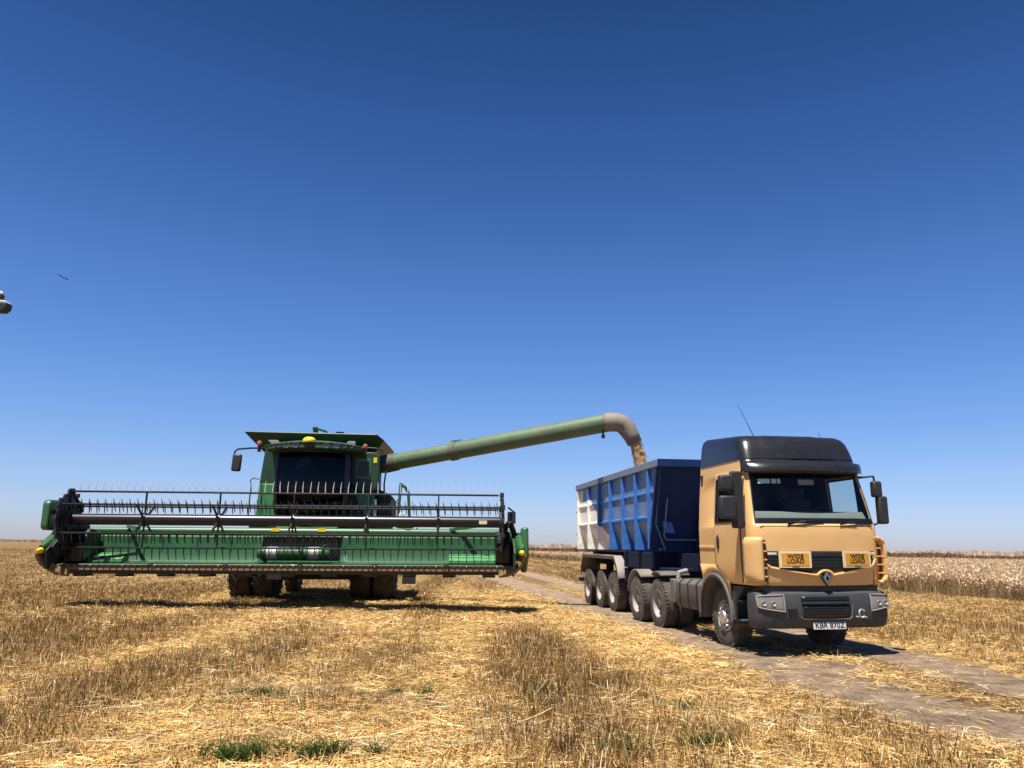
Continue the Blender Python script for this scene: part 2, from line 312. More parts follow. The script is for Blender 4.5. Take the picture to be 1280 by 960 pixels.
def dirt_mat():
    m = bpy.data.materials.new('track_dirt'); m.use_nodes = True; t = m.node_tree; N = t.nodes; L = t.links; b = N['Principled BSDF']; b.inputs['Roughness'].default_value = .95; b.inputs['Specular IOR Level'].default_value = .1
    tc = N.new('ShaderNodeTexCoord')
    n = N.new('ShaderNodeTexNoise'); n.inputs['Scale'].default_value = 2.2; n.inputs['Detail'].default_value = 10; n.inputs['Roughness'].default_value = .75; L.new(tc.outputs['Object'], n.inputs['Vector'])
    r = N.new('ShaderNodeValToRGB'); e = r.color_ramp.elements; e[0].position = .38; e[0].color = (.19, .132, .086, 1); e[1].position = .64; e[1].color = (.50, .36, .235, 1); L.new(n.outputs['Fac'], r.inputs[0])
    L.new(r.outputs[0], b.inputs['Base Color'])
    n2 = N.new('ShaderNodeTexNoise'); n2.inputs['Scale'].default_value = 22; n2.inputs['Detail'].default_value = 8; n2.inputs['Roughness'].default_value = .7; L.new(tc.outputs['Object'], n2.inputs['Vector'])
    bp = N.new('ShaderNodeBump'); bp.inputs['Strength'].default_value = 1.0; bp.inputs['Distance'].default_value = .09; L.new(n2.outputs['Fac'], bp.inputs['Height']); L.new(bp.outputs[0], b.inputs['Normal'])
    return m
DIRT = dirt_mat()
def rut(C, halfw, name, label, raise_=0):
    mb = MB(); n = len(C); k = 8; vs = []
    for i in range(n):
        d = C[min(i+1, n-1)]-C[max(i-1, 0)]; d = d/np.hypot(*d); nr = np.array([d[1], -d[0]])
        wl = halfw*(1+.9*(float(vnoise(i*.9, 3, 1, 5))-.5)); wr = halfw*(1+.9*(float(vnoise(i*.9, 40, 1, 6))-.5))
        for j in range(k+1):
            s = -wl+(wl+wr)*j/k; p = C[i]+nr*s; edge = min(1, min(j, k-j)/1.5)
            vs.append((p[0], p[1], .006+edge*(raise_ if 9 < p[1] < 32 else 0)+.0))
    fs = [(i*(k+1)+j, i*(k+1)+j+1, (i+1)*(k+1)+j+1, (i+1)*(k+1)+j) for i in range(n-1) for j in range(k)]
    o = mb.add(vs, fs).build(name, DIRT, None, smooth=60); tag(o, label, kind='structure'); return o
rut(RL, .74, 'dirt_track', 'left wheel rut of the bare brown dirt track')
rut(RR, .64, 'dirt_track', 'right wheel rut of the bare brown dirt track', .022)

# ---- straw and stubble --------------------------------------------------------
def straw_mat(name, trans=.14):
    m = bpy.data.materials.new(name); m.use_nodes = True; t = m.node_tree; N = t.nodes; L = t.links; N.remove(N['Principled BSDF'])
    at = N.new('ShaderNodeVertexColor'); at.layer_name = 'tone'
    d = N.new('ShaderNodeBsdfDiffuse'); tr = N.new('ShaderNodeBsdfTranslucent'); mx = N.new('ShaderNodeMixShader'); mx.inputs[0].default_value = trans
    L.new(at.outputs['Color'], d.inputs['Color']); L.new(at.outputs['Color'], tr.inputs['Color']); L.new(d.outputs[0], mx.inputs[1]); L.new(tr.outputs[0], mx.inputs[2]); L.new(mx.outputs[0], N['Material Output'].inputs['Surface'])
    return m
STRAW = straw_mat('straw_stems')
def ribbons(P, D, Ln, W, S, C, bend, prof):
    """P base, D unit direction, Ln length, W width, S side unit, C colour, bend tip offset; prof = widths at equal steps"""
    k = len(prof); n = len(P); V = np.empty((n, k, 2, 3), np.float32)
    for i, w in enumerate(prof):
        t = i/(k-1); c = P + D*(Ln*t)[:, None] + bend*(t*t); o = S*(W*w/2)[:, None]
        V[:, i, 0] = c-o; V[:, i, 1] = c+o
    b = (np.arange(n)*k*2)[:, None]
    F = np.concatenate([np.concatenate([b+2*i, b+2*i+1, b+2*i+3, b+2*i+2], 1) for i in range(k-1)], 0)
    return V.reshape(-1, 3), F, np.repeat(C, k*2, 0)
def merge(parts):
    V, F, C, n = [], [], [], 0
    for v, f, c in parts: V.append(v); F.append(f+n); C.append(c); n += len(v)
    return np.concatenate(V), np.concatenate(F), np.concatenate(C)
def sample_y(n, y0, y1, p):
    """pdf ~ y^(1-p): density per m2 falls as y^-p"""
    u = rng.random(n); q = 2-p
    return (y0**q + u*(y1**q-y0**q))**(1/q)
def fan(n, y0, y1, p, side=.74, extra=1.5):
    y = sample_y(n, y0, y1, p); hw = side*y+extra; x = (rng.random(n)*2-1)*hw; return x, y
BR = np.array([.27, .15, .060]); GD = np.array([.77, .49, .175]); PALE = np.array([.90, .71, .41]); DK = np.array([.12, .065, .028]); BR, GD, PALE, DK = BR*.74, GD*.88, PALE*.95, DK*.6
def in_crop(x, y): return (x > 18.4-(y-29.8)*.13) & (y > 27)
def stems(n, y0, y1, p):
    T = n//7; tx, ty = fan(T, y0, y1, p)
    z = zone(tx, ty); keep = (rng.random(T) < .13+.10*(ty < 10)+.95*z**1.3) & (rut_d(tx, ty) > .92+.45*(vnoise(tx, ty, .8, 12)-.5)) & ~in_crop(tx, ty)
    mid = (tx > rut_x(RL, ty)) & (tx < rut_x(RR, ty)); keep &= ~(mid & (rng.random(T) < .93))
    keep &= ~((rut_d(tx, ty) < 1.7) & (rng.random(T) < .75) & (tx < rut_x(RL, ty)))
    tx, ty, z = tx[keep], ty[keep], z[keep]; tl = .75+.55*rng.random(len(tx)); tt = .42+.80*rng.random(len(tx))**.7; tt = np.repeat(tt, 7); td = rng.normal(0, .16, (len(tx), 2))
    x = np.repeat(tx, 7); y = np.repeat(ty, 7); z = np.repeat(z, 7); tl = np.repeat(tl, 7); td = np.repeat(td, 7, 0); n = len(x)
    sc = np.maximum(1, y/11)**.75
    x = x+rng.normal(0, .028, n)*sc; y = y+rng.normal(0, .028, n)*sc
    L = (.06+.10*rng.random(n))*tl*(.7+.6*z)*np.clip(1.15-y/60, .7, 1.1)
    D = np.stack([td[:, 0]+rng.normal(0, .32, n), td[:, 1]+rng.normal(0, .32, n), np.ones(n)], -1); D /= np.linalg.norm(D, axis=1)[:, None]
    a = rng.normal(0, .7, n); S = np.stack([np.cos(a), np.sin(a), np.zeros(n)], -1)
    m = np.clip(.62*z+.45*rng.random(n)-.08, 0, 1)[:, None]; C = GD*(1-m)+BR*m; dk = rng.random(n) < .10+.12*z; C[dk] = DK*(.8+rng.random((dk.sum(), 1))*.8); pl = rng.random(n) < .07; C[pl] = PALE
    C = C*(.75+.5*rng.random((n, 1)))*tt[:, None]
    P = np.stack([x, y, gh(x, y)-.01], -1)
    return ribbons(P, D, L, .0050*sc*(.7+.7*rng.random(n)), S, C, rng.normal(0, .012, (n, 3)), (1, .95, .75))
def lying(n, y0, y1, p, spill=True):
    x, y = fan(n, y0, y1, p); z = zone(x, y)
    rd = rut_d(x, y); keep = rng.random(n) < np.clip(1.15-.72*z, .16, 1)
    keep &= (rng.random(n) < np.clip((rd-.50+.7*(vnoise(x, y, .5, 13)-.5))/.40, .07, 1)) & ~in_crop(x, y)
    x, y, z = x[keep], y[keep], z[keep]; n = len(x); sc = np.maximum(1, y/10)**.8
    h = np.abs(rng.normal(0, .016, n))+.085*np.clip(vnoise(x, y, .27, 14)-.45, 0, 1)+.05*np.clip(vnoise(x, y, .11, 15)-.5, 0, 1); a = rng.random(n)*2*np.pi; L = .045+.17*rng.random(n)**2
    D = np.stack([np.cos(a), np.sin(a), rng.normal(.03, .20, n)], -1); D /= np.linalg.norm(D, axis=1)[:, None]
    S = np.cross(D, np.stack([rng.normal(0, .45, n), rng.normal(0, .45, n), np.ones(n)], -1)); S /= np.linalg.norm(S, axis=1)[:, None]
    m = np.clip(rng.random(n)*.75+.25*z-.2, 0, 1)[:, None]; C = GD*(1-m)*1.12+BR*m; pl = rng.random(n) < .17; C[pl] = PALE; dk = rng.random(n) < .13; C[dk] = DK*1.3
    C = C*(.8+.45*rng.random((n, 1)))*(.76+.54*vnoise(x, y, .35, 18))[:, None]*(1-.25*np.clip((y-15)/30, 0, 1))[:, None]
    L = L*np.maximum(1, y/25)**.3
    P = np.stack([x, y, gh(x, y)+.006+h], -1); bend = rng.normal(0, .02, (n, 3)); bend[:, 2] = -.6*np.abs(D[:, 2])*L*.5
    return ribbons(P, D, L, .0048*sc*(.7+.6*rng.random(n)), S, C, bend, (.9, 1, .7))
V, F, C = merge([stems(330000, 3.2, 30, 1.35), stems(230000, 28, 150, 1.8)])
tag(fast_mesh('stubble', V, F, C, [STRAW]), 'cut brown and golden wheat stubble standing in tufts across the field', 'stubble', kind='stuff')
V, F, C = merge([lying(470000, 3.2, 30, 1.5), lying(120000, 28, 110, 1.8)])
tag(fast_mesh('loose_straw', V, F, C, [STRAW]), 'loose pale straw lying between the stubble and along the track', 'straw', kind='stuff')

# long strands and matted ridges in the foreground
def ridge(x0, x1, yc, n, dark):
    x = x0+(x1-x0)*rng.random(n); y = yc+rng.normal(0, .10, n)+.12*np.sin(x*2.1); a = rng.normal(0, .6, n)+np.pi*(rng.random(n) < .5); L = .12+.30*rng.random(n)**2
    D = np.stack([np.cos(a), np.sin(a), rng.normal(.02, .18, n)], -1); D /= np.linalg.norm(D, axis=1)[:, None]
    S = np.cross(D, np.stack([rng.normal(0, .5, n), rng.normal(0, .5, n), np.ones(n)], -1)); S /= np.linalg.norm(S, axis=1)[:, None]
    m = np.clip(rng.random((n, 1))+dark, 0, 1); C = (PALE*(1-m)+np.array([.14, .10, .065])*m)*(.8+.4*rng.random((n, 1)))
    return ribbons(np.stack([x, y, gh(x, y)+.01+np.abs(rng.normal(0, .035, n))], -1), D, L, .0035+.003*rng.random(n), S, C, rng.normal(0, .06, (n, 3))*[1, 1, .2], (.8, 1, 1, .6))
V, F, C = merge([ridge(-3.1, -1.2, 9.0, 650, .35), ridge(-1.2, 2.4, 8.7, 500, .1), ridge(-6.2, -3.2, 8.3, 420, -.1), ridge(-2.6, 1.2, 7.1, 420, -.2), ridge(-.6, .9, 7.5, 160, -.3), ridge(.6, 3.0, 8.0, 320, -.1), ridge(-4.2, -2.0, 6.7, 250, 0)])
tag(fast_mesh('matted_straw', V, F, C, [STRAW]), 'long matted grey and pale straw strands in ragged lines in the foreground', 'straw', kind='stuff')

# green weeds
GRN = straw_mat('weed_leaf', .35)
def weed(px, py, w, n, label, h=.15):
    x = np.clip(rng.normal(0, w*.45, n), -w, w); y = np.clip(rng.normal(0, .06, n), -.12, .12); a = rng.random(n)*2*np.pi; D = np.stack([np.cos(a)*.55, np.sin(a)*.55, .5+rng.random(n)], -1); D /= np.linalg.norm(D, axis=1)[:, None]
    b = rng.random(n)*np.pi; S = np.stack([np.cos(b), np.sin(b), np.zeros(n)], -1)
    C = np.array([.042, .095, .024])*(.4+.9*rng.random((n, 1)))+np.array([.06, .03, 0])*(rng.random((n, 1)) < .2)
    bend = np.stack([np.cos(a)*.04, np.sin(a)*.04, -.03*np.ones(n)], -1)
    v, f, c = ribbons(np.stack([x, y, np.zeros(n)], -1), D, h*(.5+.8*rng.random(n)), .006+.004*rng.random(n), S, C, bend, (.7, 1, .7, .15))
    o = fast_mesh('weed_tuft', v, f, c, [GRN]); o.location = (px, py, float(gh(px, py))+.025); tag(o, label, 'weed', 'green weeds in the stubble'); return o
def wp(px, py):
    hz = 674+.0168*px; y = 1600/(py-hz); return (px-640)*y/1000*1.0-.0, y
for (qx, qy, w, n, lb) in [
    (318, 931, .22, 260, 'wide low green weed patch leftmost in the foreground row of weeds'),
    (348, 927, .12, 130, 'small dim green weed right beside the wide leftmost patch'),
    (386, 921, .10, 120, 'dark green weed tuft alone in the gap of the foreground row'),
    (414, 925, .10, 190, 'dense bright green tuft, left one of the close pair in the foreground'),
    (441, 922, .12, 200, 'dense bright green tuft, right one of the close pair in the foreground'),
    (487, 923, .09, 70, 'faint sparse green weed at the right end of the foreground row'),
    (345, 860, .35, 190, 'long green weed strip along the dark matted straw ridge'),
    (505, 857, .12, 90, 'small green weed at the right end of the dark straw ridge'),
    (545, 858, .12, 90, 'small green weed in front of the brown stubble at mid field'),
    (690, 858, .22, 150, 'green weed patch in the stubble below the header shadow'),
    (775, 920, .26, 170, 'green weed patch in loose straw toward the track'),
    (876, 915, .26, 230, 'green weed patch nearest the track in the right foreground'),
    (850, 872, .14, 90, 'green weed tuft amid tall brown stubble by the track')]:
    X, Y = wp(qx, qy); weed(X, Y, w, n, lb)

# ---- standing wheat on the right ------------------------------------------------
def crop_stalks(n):
    y = sample_y(n, 27, 230, 1.5); e = 18.4-(y-29.8)*.13; near = rng.random(n) < .35
    x = e + np.where(near, rng.random(n)**1.5*2.0, rng.random(n)*(y*1.0+6-e).clip(3)); wob = 1.7*(vnoise(x*0, y, 1.6, 21)-.5)
    x = x+wob; sc = np.maximum(1, y/24)**.85
    L = (.72+.2*rng.random(n))*(.80+.34*vnoise(x, y, 1.6, 22)); D = np.stack([rng.normal(0, .13, n), rng.normal(0, .13, n), np.ones(n)], -1); D /= np.linalg.norm(D, axis=1)[:, None]
    a = rng.normal(0, .8, n); S = np.stack([np.cos(a), np.sin(a), np.zeros(n)], -1); P = np.stack([x, y, np.zeros(n)], -1)
    Cs = (np.array([.34, .235, .125]))*(.4+1.1*rng.random((n, 1)))
    st = ribbons(P, D, L, .011*sc, S, Cs, rng.normal(0, .05, (n, 3))*[1, 1, 0], (1, .9, .7))
    tip = P+D*L[:, None]; D2 = np.stack([rng.normal(0, .7, n), rng.normal(0, .7, n), .55*np.ones(n)], -1); D2 /= np.linalg.norm(D2, axis=1)[:, None]
    Ce = (np.array([.72, .53, .34]))*(.6+.6*rng.random((n, 1)))
    S2 = np.cross(D2, rng.normal(0, 1, (n, 3))); S2 /= np.linalg.norm(S2, axis=1)[:, None]
    tip = tip-np.stack([np.zeros(n), np.zeros(n), .28*rng.random(n)**2.2], -1)
    er = ribbons(tip-D*.03, D2, .10+.05*rng.random(n), .026*sc, S2, Ce, rng.normal(0, .02, (n, 3)), (.6, 1, .3))
    return merge([st, er])
V, F, C = crop_stalks(110000)
tag(fast_mesh('wheat_crop', V, F, C, [STRAW]), 'uncut pale ripe wheat standing in a dense block right of the truck', 'wheat', kind='stuff')
bedm = mat('wheat_bed', (.34, .24, .145), .95, var=.35, vscale=3, bump=1, bscale=9)
mb = MB(); ys = [27.6]+[27.6+i*3.0 for i in range(1, 70)]
vs = []
for y in ys:
    e = 18.4-(y-29.8)*.13+.9
    vs += [(e, y, 0), (e+.25, y, .62), (e+400, y, .62)]
fs = []
for i in range(len(ys)-1):
    fs += [(3*i, 3*i+3, 3*i+4, 3*i+1), (3*i+1, 3*i+4, 3*i+5, 3*i+2)]
fs += [(0, 1, 2)]
o = mb.add(vs, fs).build('wheat_undergrowth', bedm, smooth=0); tag(o, 'dense stems and leaves inside the block of standing wheat', 'wheat', kind='stuff')
# far strip of tall crop: shadow side coloured dark, pale top as a strip behind
def far_strip(n, x0, x1, yc, h, col, wd):
    x = x0+(x1-x0)*rng.random(n); y = yc+rng.random(n)*14+.18*(-x); L = h*(.55+.45*rng.random(n))*(.75+.5*vnoise(x, x*0, 9, 31)); D = np.stack([rng.normal(0, .2, n), rng.normal(0, .1, n), np.ones(n)], -1); S = np.tile([1., 0, 0], (n, 1))
    return ribbons(np.stack([x, y, np.zeros(n)], -1), D, L, wd*(.6+.8*rng.random(n)), S, np.array(col)*(.5+.9*rng.random((n, 1))), rng.normal(0, .1, (n, 3)), (1, .9, .4))
V, F, C = merge([far_strip(16000, -20, 330, 250, 2.0, (.20, .125, .08), .35), far_strip(9000, -400, 0, 520, 1.6, (.38, .27, .17), .7), far_strip(14000, -20, 420, 400, 3.6, (.62, .47, .33), .6)])
tag(fast_mesh('far_crop', V, F, C, [STRAW]), 'thin strip of tall crop, its shadow side coloured dark brown, along the far edge of the field', 'crop', kind='stuff')

# ================================================================== SEMI TRUCK (tractor unit)
TR0 = Vector((3.79, 14.3, 0)); TYAW = R(9.5)
TRX = .97
truck = empty('semi_truck', TR0+Vector((math.cos(TYAW), math.sin(TYAW), 0))*TRX+Vector((0, 0, .006)), (0, R(-.9), TYAW))
tag(truck, 'orange tan tractor truck with black roof and wide load signs on its grille', 'truck')
HW = 1.12
def lerp_tab(tab, z):
    for (a, b) in zip(tab, tab[1:]):
        if z <= b[0]:
            t = (z-a[0])/(b[0]-a[0]); return [p+(q-p)*t for p, q in zip(a[1:], b[1:])]
    return list(tab[-1][1:])
CAB = [(1.05, 1.09, -1.36), (1.15, 1.115, -1.40), (1.6, 1.12, -1.42), (2.0, 1.12, -1.40), (2.07, 1.115, -1.38), (2.45, 1.09, -1.27), (2.88, 1.05, -1.13), (3.02, 1.04, -1.08), (3.16, 1.03, -1.03)]   # z, half width, front y
CB, RC = .10, .20
def cab_ring(z, off=0., yr=.72):
    hw, yf = lerp_tab(CAB, z); hw += off; yf -= off
    pts = [(-hw, yr), (-hw, -.05), (-hw, -.90)]
    rc = RC
    for k in range(1, 6): a = math.pi/2*k/5; pts.append((-hw+rc-rc*math.cos(a), yf+rc+CB*0-rc*math.sin(a)) if k < 6 else None)
    xs = [-.75, -.5, -.25, 0, .25, .5, .75]
    x1 = hw-rc
    for t in xs: pts.append((x1*t, yf-CB*(1-t*t)*.9))
    for k in range(5, 0, -1): a = math.pi/2*k/5; pts.append((hw-rc+rc*math.cos(a), yf+rc-rc*math.sin(a)))
    pts += [(hw, -.90), (hw, -.05), (hw, yr)]
    return [(x, y, z) for x, y in pts]
NP = len(cab_ring(2))
def cab_front_y(x, z):
    r = cab_ring(z)[7:NP-7]
    for a, b in zip(r, r[1:]):
        if a[0] <= x <= b[0]: return a[1]+(b[1]-a[1])*(x-a[0])/(b[0]-a[0])
    return r[0][1]
zs = [1.38, 1.62, 1.85, 2.0, 2.06, 2.28, 2.46, 2.64, 2.89, 2.95, 3.02, 3.13]
rings = [cab_ring(z) for z in zs]
vs = sum(rings, []); fs = []
for j in range(len(zs)-1):
    for i in range(NP-1):
        op = 4 <= j <= 7 and ((5 <= i < NP-6) or i in (1, NP-3))
        if not op: fs.append((j*NP+i, j*NP+i+1, (j+1)*NP+i+1, (j+1)*NP+i))
    if True: fs.append((j*NP+NP-1, j*NP, (j+1)*NP, (j+1)*NP+NP-1))
mb = MB(); mb.add(vs, fs)
mb.add(rings[-1], [tuple(range(NP))]); mb.add(rings[0], [tuple(range(NP))])
cabb = mb.build('cab_body', [orange, interior], truck, smooth=38)
q = cabb.modifiers.new('solid', 'SOLIDIFY'); q.thickness = .03; q.offset = -1; q.material_offset = 1; q.material_offset_rim = 0
# lower front section below the door line
mb = MB(); zl = [1.09, 1.14, 1.25, 1.379]
for z in zl: pass
rl = []
for z in zl:
    r = cab_ring(z, .002); r = [p for p in r]; r[0] = (r[0][0], -.52, z); r[1] = (r[1][0], -.62, z); r[-1] = (r[-1][0], -.52, z); r[-2] = (r[-2][0], -.62, z); rl += r
fs = [(j*NP+i, j*NP+i+1, (j+1)*NP+i+1, (j+1)*NP+i) for j in range(len(zl)-1) for i in range(NP-1)]
fs += [(j*NP+NP-1, j*NP, (j+1)*NP, (j+1)*NP+NP-1) for j in range(len(zl)-1)] + [tuple(range(NP))]
mb.add(rl, fs).build('front_skirt', orange, truck, smooth=38)
# windscreen: glass with black border
def ws(u, v, off=.0):
    z = 2.06+(2.89-2.06)*v; r = cab_ring(z, off); a = r[5:NP-5]; s = u*(len(a)-1); i = min(int(s), len(a)-2); t = s-i
    return Vector(a[i])+(Vector(a[i+1])-Vector(a[i]))*t
mb = MB(); NU, NV = 44, 20
mb.grid(lambda u, v: ws(u, v, .004), NU, NV)
mb.m = [1 if (i < 1 or i >= NU-1 or j < 2 or j >= NV-1) else 0 for j in range(NV) for i in range(NU)]
wsn = mb.build('windscreen', [glass, deepblack], truck, smooth=60)
tag(wsn, 'dark windscreen with a pale sticker at its upper left corner')
mb = MB(); stk = mat('sticker_green', (.45, .72, .58), .5)
for u0, u1 in ((.17, .245), (.255, .285), (.292, .31)):
    a, b, c, d = ws(u0, .78, .008), ws(u1, .78, .008), ws(u1, .87, .008), ws(u0, .87, .008); mb.add([a, b, c, d], [(0, 1, 2, 3)])
mb.build('sticker', stk, wsn)
# wipers
for x0 in (-.55, .35):
    mb = MB(); zb = 2.05
    p = [Vector((x0+t*.62, cab_front_y(x0+t*.62, 2.07+t*.05)-.035, 2.07+t*.05)) for t in (0, .25, .5, .75, 1)]
    mb.tube(p, .011, 6); mb.tube([Vector((x0+.02, cab_front_y(x0, 2.05)-.02, 2.04)), p[2]+Vector((0, -.012, .0))], .012, 6)
    mb.build('wiper', deepblack, truck)
# side windows (both), frames and doors
for s in (-1, 1):
    def sw(u, v, off=.006):
        z = 2.10+.74*v; hw, _ = lerp_tab(CAB, z); return Vector((s*(hw-.012), -.05-.85*u, z))
    g = MB().grid(sw, 1, 4).build('side_window', [glass], truck, smooth=60)
    mb = MB(); dz = [1.12, 1.4, 1.8, 2.10, 2.28, 2.46, 2.64, 2.84, 2.95]; dy = [.02, -.06, -.89, -.99]
    for j in range(len(dz)-1):
        for i in range(3):
            if i == 1 and 3 <= j <= 6: continue
            P = []
            for (yy, zz) in ((dy[i], dz[j]), (dy[i+1], dz[j]), (dy[i+1], dz[j+1]), (dy[i], dz[j+1])):
                hw, _ = lerp_tab(CAB, zz)
                if zz < 1.39 and yy > -.5: yy = -.50 if yy > 0 else -.56
                P.append((s*(hw+.012), yy, zz))
            mb.add(P, [(0, 1, 2, 3)])
    d = mb.build('door', orange, truck, solid=.012, bevel=.004)
    mb = MB(); mb.prism([(.0-.10, 1.66), (-.17, 1.64), (-.19, 1.80), (-.14, 1.90), (-.09, 1.84)], s*(HW+.012), s*(HW+.035), 'x'); mb.build('handle', black, d, bevel=.006)
    for yy, z0_, z1_ in ((.022, 1.42, 2.95), (-.992, 1.12, 2.95)):
        mb = MB(); zz_ = np.linspace(z0_, z1_, 8)
        for za, zb2 in zip(zz_, zz_[1:]): mb.bar((s*(lerp_tab(CAB, za)[0]+.008), yy, za), (s*(lerp_tab(CAB, zb2)[0]+.008), yy, zb2), .012, .012)
        mb.build('door_gap', deepblack, truck)
    # dark rubber frame around the window
    mb = MB(); fr = [(-.05, 2.10), (-.90, 2.10), (-.90, 2.84), (-.05, 2.84)]
    for k in range(4):
        a, b = fr[k], fr[(k+1) % 4]; ha, hb = lerp_tab(CAB, a[1])[0]+.012, lerp_tab(CAB, b[1])[0]+.012
        mb.bar((s*ha, a[0], a[1]), (s*hb, b[0], b[1]), .03, .03)
    mb.build('window_seal', deepblack, truck)
    # raised styling line and wheel-arch flare behind the door
    mb = MB(); mb.prism([(.71, 1.66), (.02, 1.66), (-.05, 1.70), (.71, 1.715)], s*1.10, s*1.135, 'x'); mb.build('side_moulding', orange, truck, bevel=.01)
# black roof with high spoiler
RF = [(3.13, 1.045, -1.06), (3.28, 1.03, -1.00), (3.42, 1.005, -.93), (3.49, .97, -.87), (3.535, .91, -.79), (3.55, .78, -.60)]
def roof_ring(z, hw, yf, yr=.70, rc=.2):
    pts = [(-hw, yr), (-hw, 0)]
    for k in range(0, 6): a = math.pi/2*k/5; pts.append((-hw+rc-rc*math.cos(a), yf+rc-rc*math.sin(a)))
    for t in (-.6, -.2, .2, .6): pts.append(((hw-rc)*t, yf-.10*(1-t*t)))
    for k in range(5, -1, -1): a = math.pi/2*k/5; pts.append((hw-rc+rc*math.cos(a), yf+rc-rc*math.sin(a)))
    pts += [(hw, 0), (hw, yr)]; return [(x, y, z) for x, y in pts]
rr = [roof_ring(z, h, y, .66 if z > 3.5 else .69, .20) for z, h, y in RF]; rr = [[(x, y, z+max(0, z-3.2)*.22*max(0, y+.9)) for x, y, z in r] for r in rr]; n = len(rr[0]); vs = sum(rr, [])
# rear edge of the roof reaches lower down the side
fs = [(j*n+i, j*n+(i+1) % n, (j+1)*n+(i+1) % n, (j+1)*n+i) for j in range(len(rr)-1) for i in range(n)] + [tuple((len(rr)-1)*n+i for i in range(n))]
roof = MB().add(vs, fs).build('roof', roofblack, truck, smooth=50)
mb = MB(); mb.box(-.38, .60, -.46, -.34, 3.565, 3.605); 
for x in (-.3, .5): mb.box(x-.02, x+.02, -.40, -.33, 3.50, 3.55)
mb.build('roof_rail', deepblack, truck, bevel=.01)
mb = MB(); mb.lathe([(0, .05), (.03, .045), (.045, .02), (.05, .001)], (-.80, -.56, 3.52), 'z', 16); mb.build('marker_lamp', black, truck)
mb = MB(); mb.tube([(-.46, -.40, 3.52), (-.56, -.38, 3.76), (-.65, -.34, 4.0), (-.72, -.30, 4.18)], [.008, .006, .004, .003], 6); mb.lathe([(0, .03), (.05, .015)], (-.46, -.40, 3.53), 'z', 10); mb.build('antenna', deepblack, truck)
mb = MB(); mb.tube([(.80, -.45, 3.46), (.77, -.42, 3.62), (.74, -.4, 3.70)], .004, 5); mb.build('antenna', deepblack, truck)
# sun visor: dark tinted lip along the top of the windscreen
def vis(u, v):
    x = -1.075+2.15*u; e = abs(2*u-1); yb = -1.13-.10*(1-e*e); return Vector((x*(1-.02*v), yb+.10*e**6-.12*math.sin(v*math.pi/2)**.8*(1-.35*e**8)-.0, 3.06-.17*v+.02*(1-e*e)))
mb = MB(); mb.grid(vis, 24, 6); mb.build('sun_visor', roofblack, truck, solid=.018, smooth=60)
mb = MB(); mb.grid(lambda u, v: (lambda a, s_: Vector(a[min(int(s_), len(a)-2)]).lerp(Vector(a[min(int(s_), len(a)-2)+1]), s_-min(int(s_), len(a)-2)))(cab_ring(2.885+.26*v, .008)[5:NP-5], u*(NP-11)), 40, 4); mb.build('header_panel', deepblack, truck, solid=.008)
mb = MB(); mb.grid(lambda u, v: (lambda a, s_: Vector(a[min(int(s_), len(a)-2)]).lerp(Vector(a[min(int(s_), len(a)-2)+1]), s_-min(int(s_), len(a)-2)))(cab_ring(2.94+.205*v, .010)[3:NP-3], u*(NP-7)), 44, 3); mb.build('roof_front_panel', roofblack, truck, solid=.008)
# grille
gy_ = lambda x, z: cab_front_y(max(-.90, min(.90, x)), z)
def plate_on_front(poly, off, th, m, name, parent=truck, bevel=.004):
    mb = MB(); n = len(poly); a = [Vector((x, gy_(x, z)-off, z)) for x, z in poly]; b = [p+Vector((0, th, 0)) for p in a]
    mb.add(a+b, [tuple(range(n)), tuple(range(2*n-1, n-1, -1))]+[(i, (i+1) % n, n+(i+1) % n, n+i) for i in range(n)]); return mb.build(name, m, parent, bevel=bevel)
top = [(x, 1.605) for x in (-.90, -.6, -.3, 0, .3, .6, .90)]
bot = [(.93, 1.46), (.86, 1.41), (.6, 1.37), (.3, 1.325), (.10, 1.29), (0, 1.285), (-.10, 1.29), (-.3, 1.325), (-.6, 1.37), (-.86, 1.41), (-.93, 1.46)]
# build as a strip so it follows the bow
xs = np.linspace(-.92, .92, 33); zb_ = lambda x: np.interp(abs(x), [0, .10, .3, .6, .86, .92], [1.26, 1.262, 1.29, 1.335, 1.385, 1.44])
mb = MB(); mb.grid(lambda u, v: (lambda x: Vector((x, gy_(x, 1.5)-.006, zb_(x)+(1.605-zb_(x))*v)))(-.92+1.84*u), 32, 3); grille = mb.build('grille', deepblack, truck, solid=.01)
mb = MB()
for z in (1.40, 1.45, 1.50, 1.55):
    x1 = .90 if z > 1.43 else .66
    p = [Vector((x, gy_(x, 1.5)-.02, z)) for x in np.linspace(-x1, x1, 17)]
    for a, b in zip(p, p[1:]): mb.bar(a, b, .02, .014)
mb.build('grille_slats', black, grille)
# orange lip under the grille, sweeping round the emblem
mb = MB(); P = []
for x in np.linspace(-.97, .97, 49):
    z = zb_(x)-.018
    if abs(x-.03) < .13: z = 1.235+.085*math.sqrt(max(0, 1-((x-.03)/.13)**2))
    P.append(Vector((x, gy_(x, 1.4)-.012, float(z) if abs(x) < .93 else 1.50)))
mb.tube(P, .026, 8); mb.build('grille_lip', orange, truck)
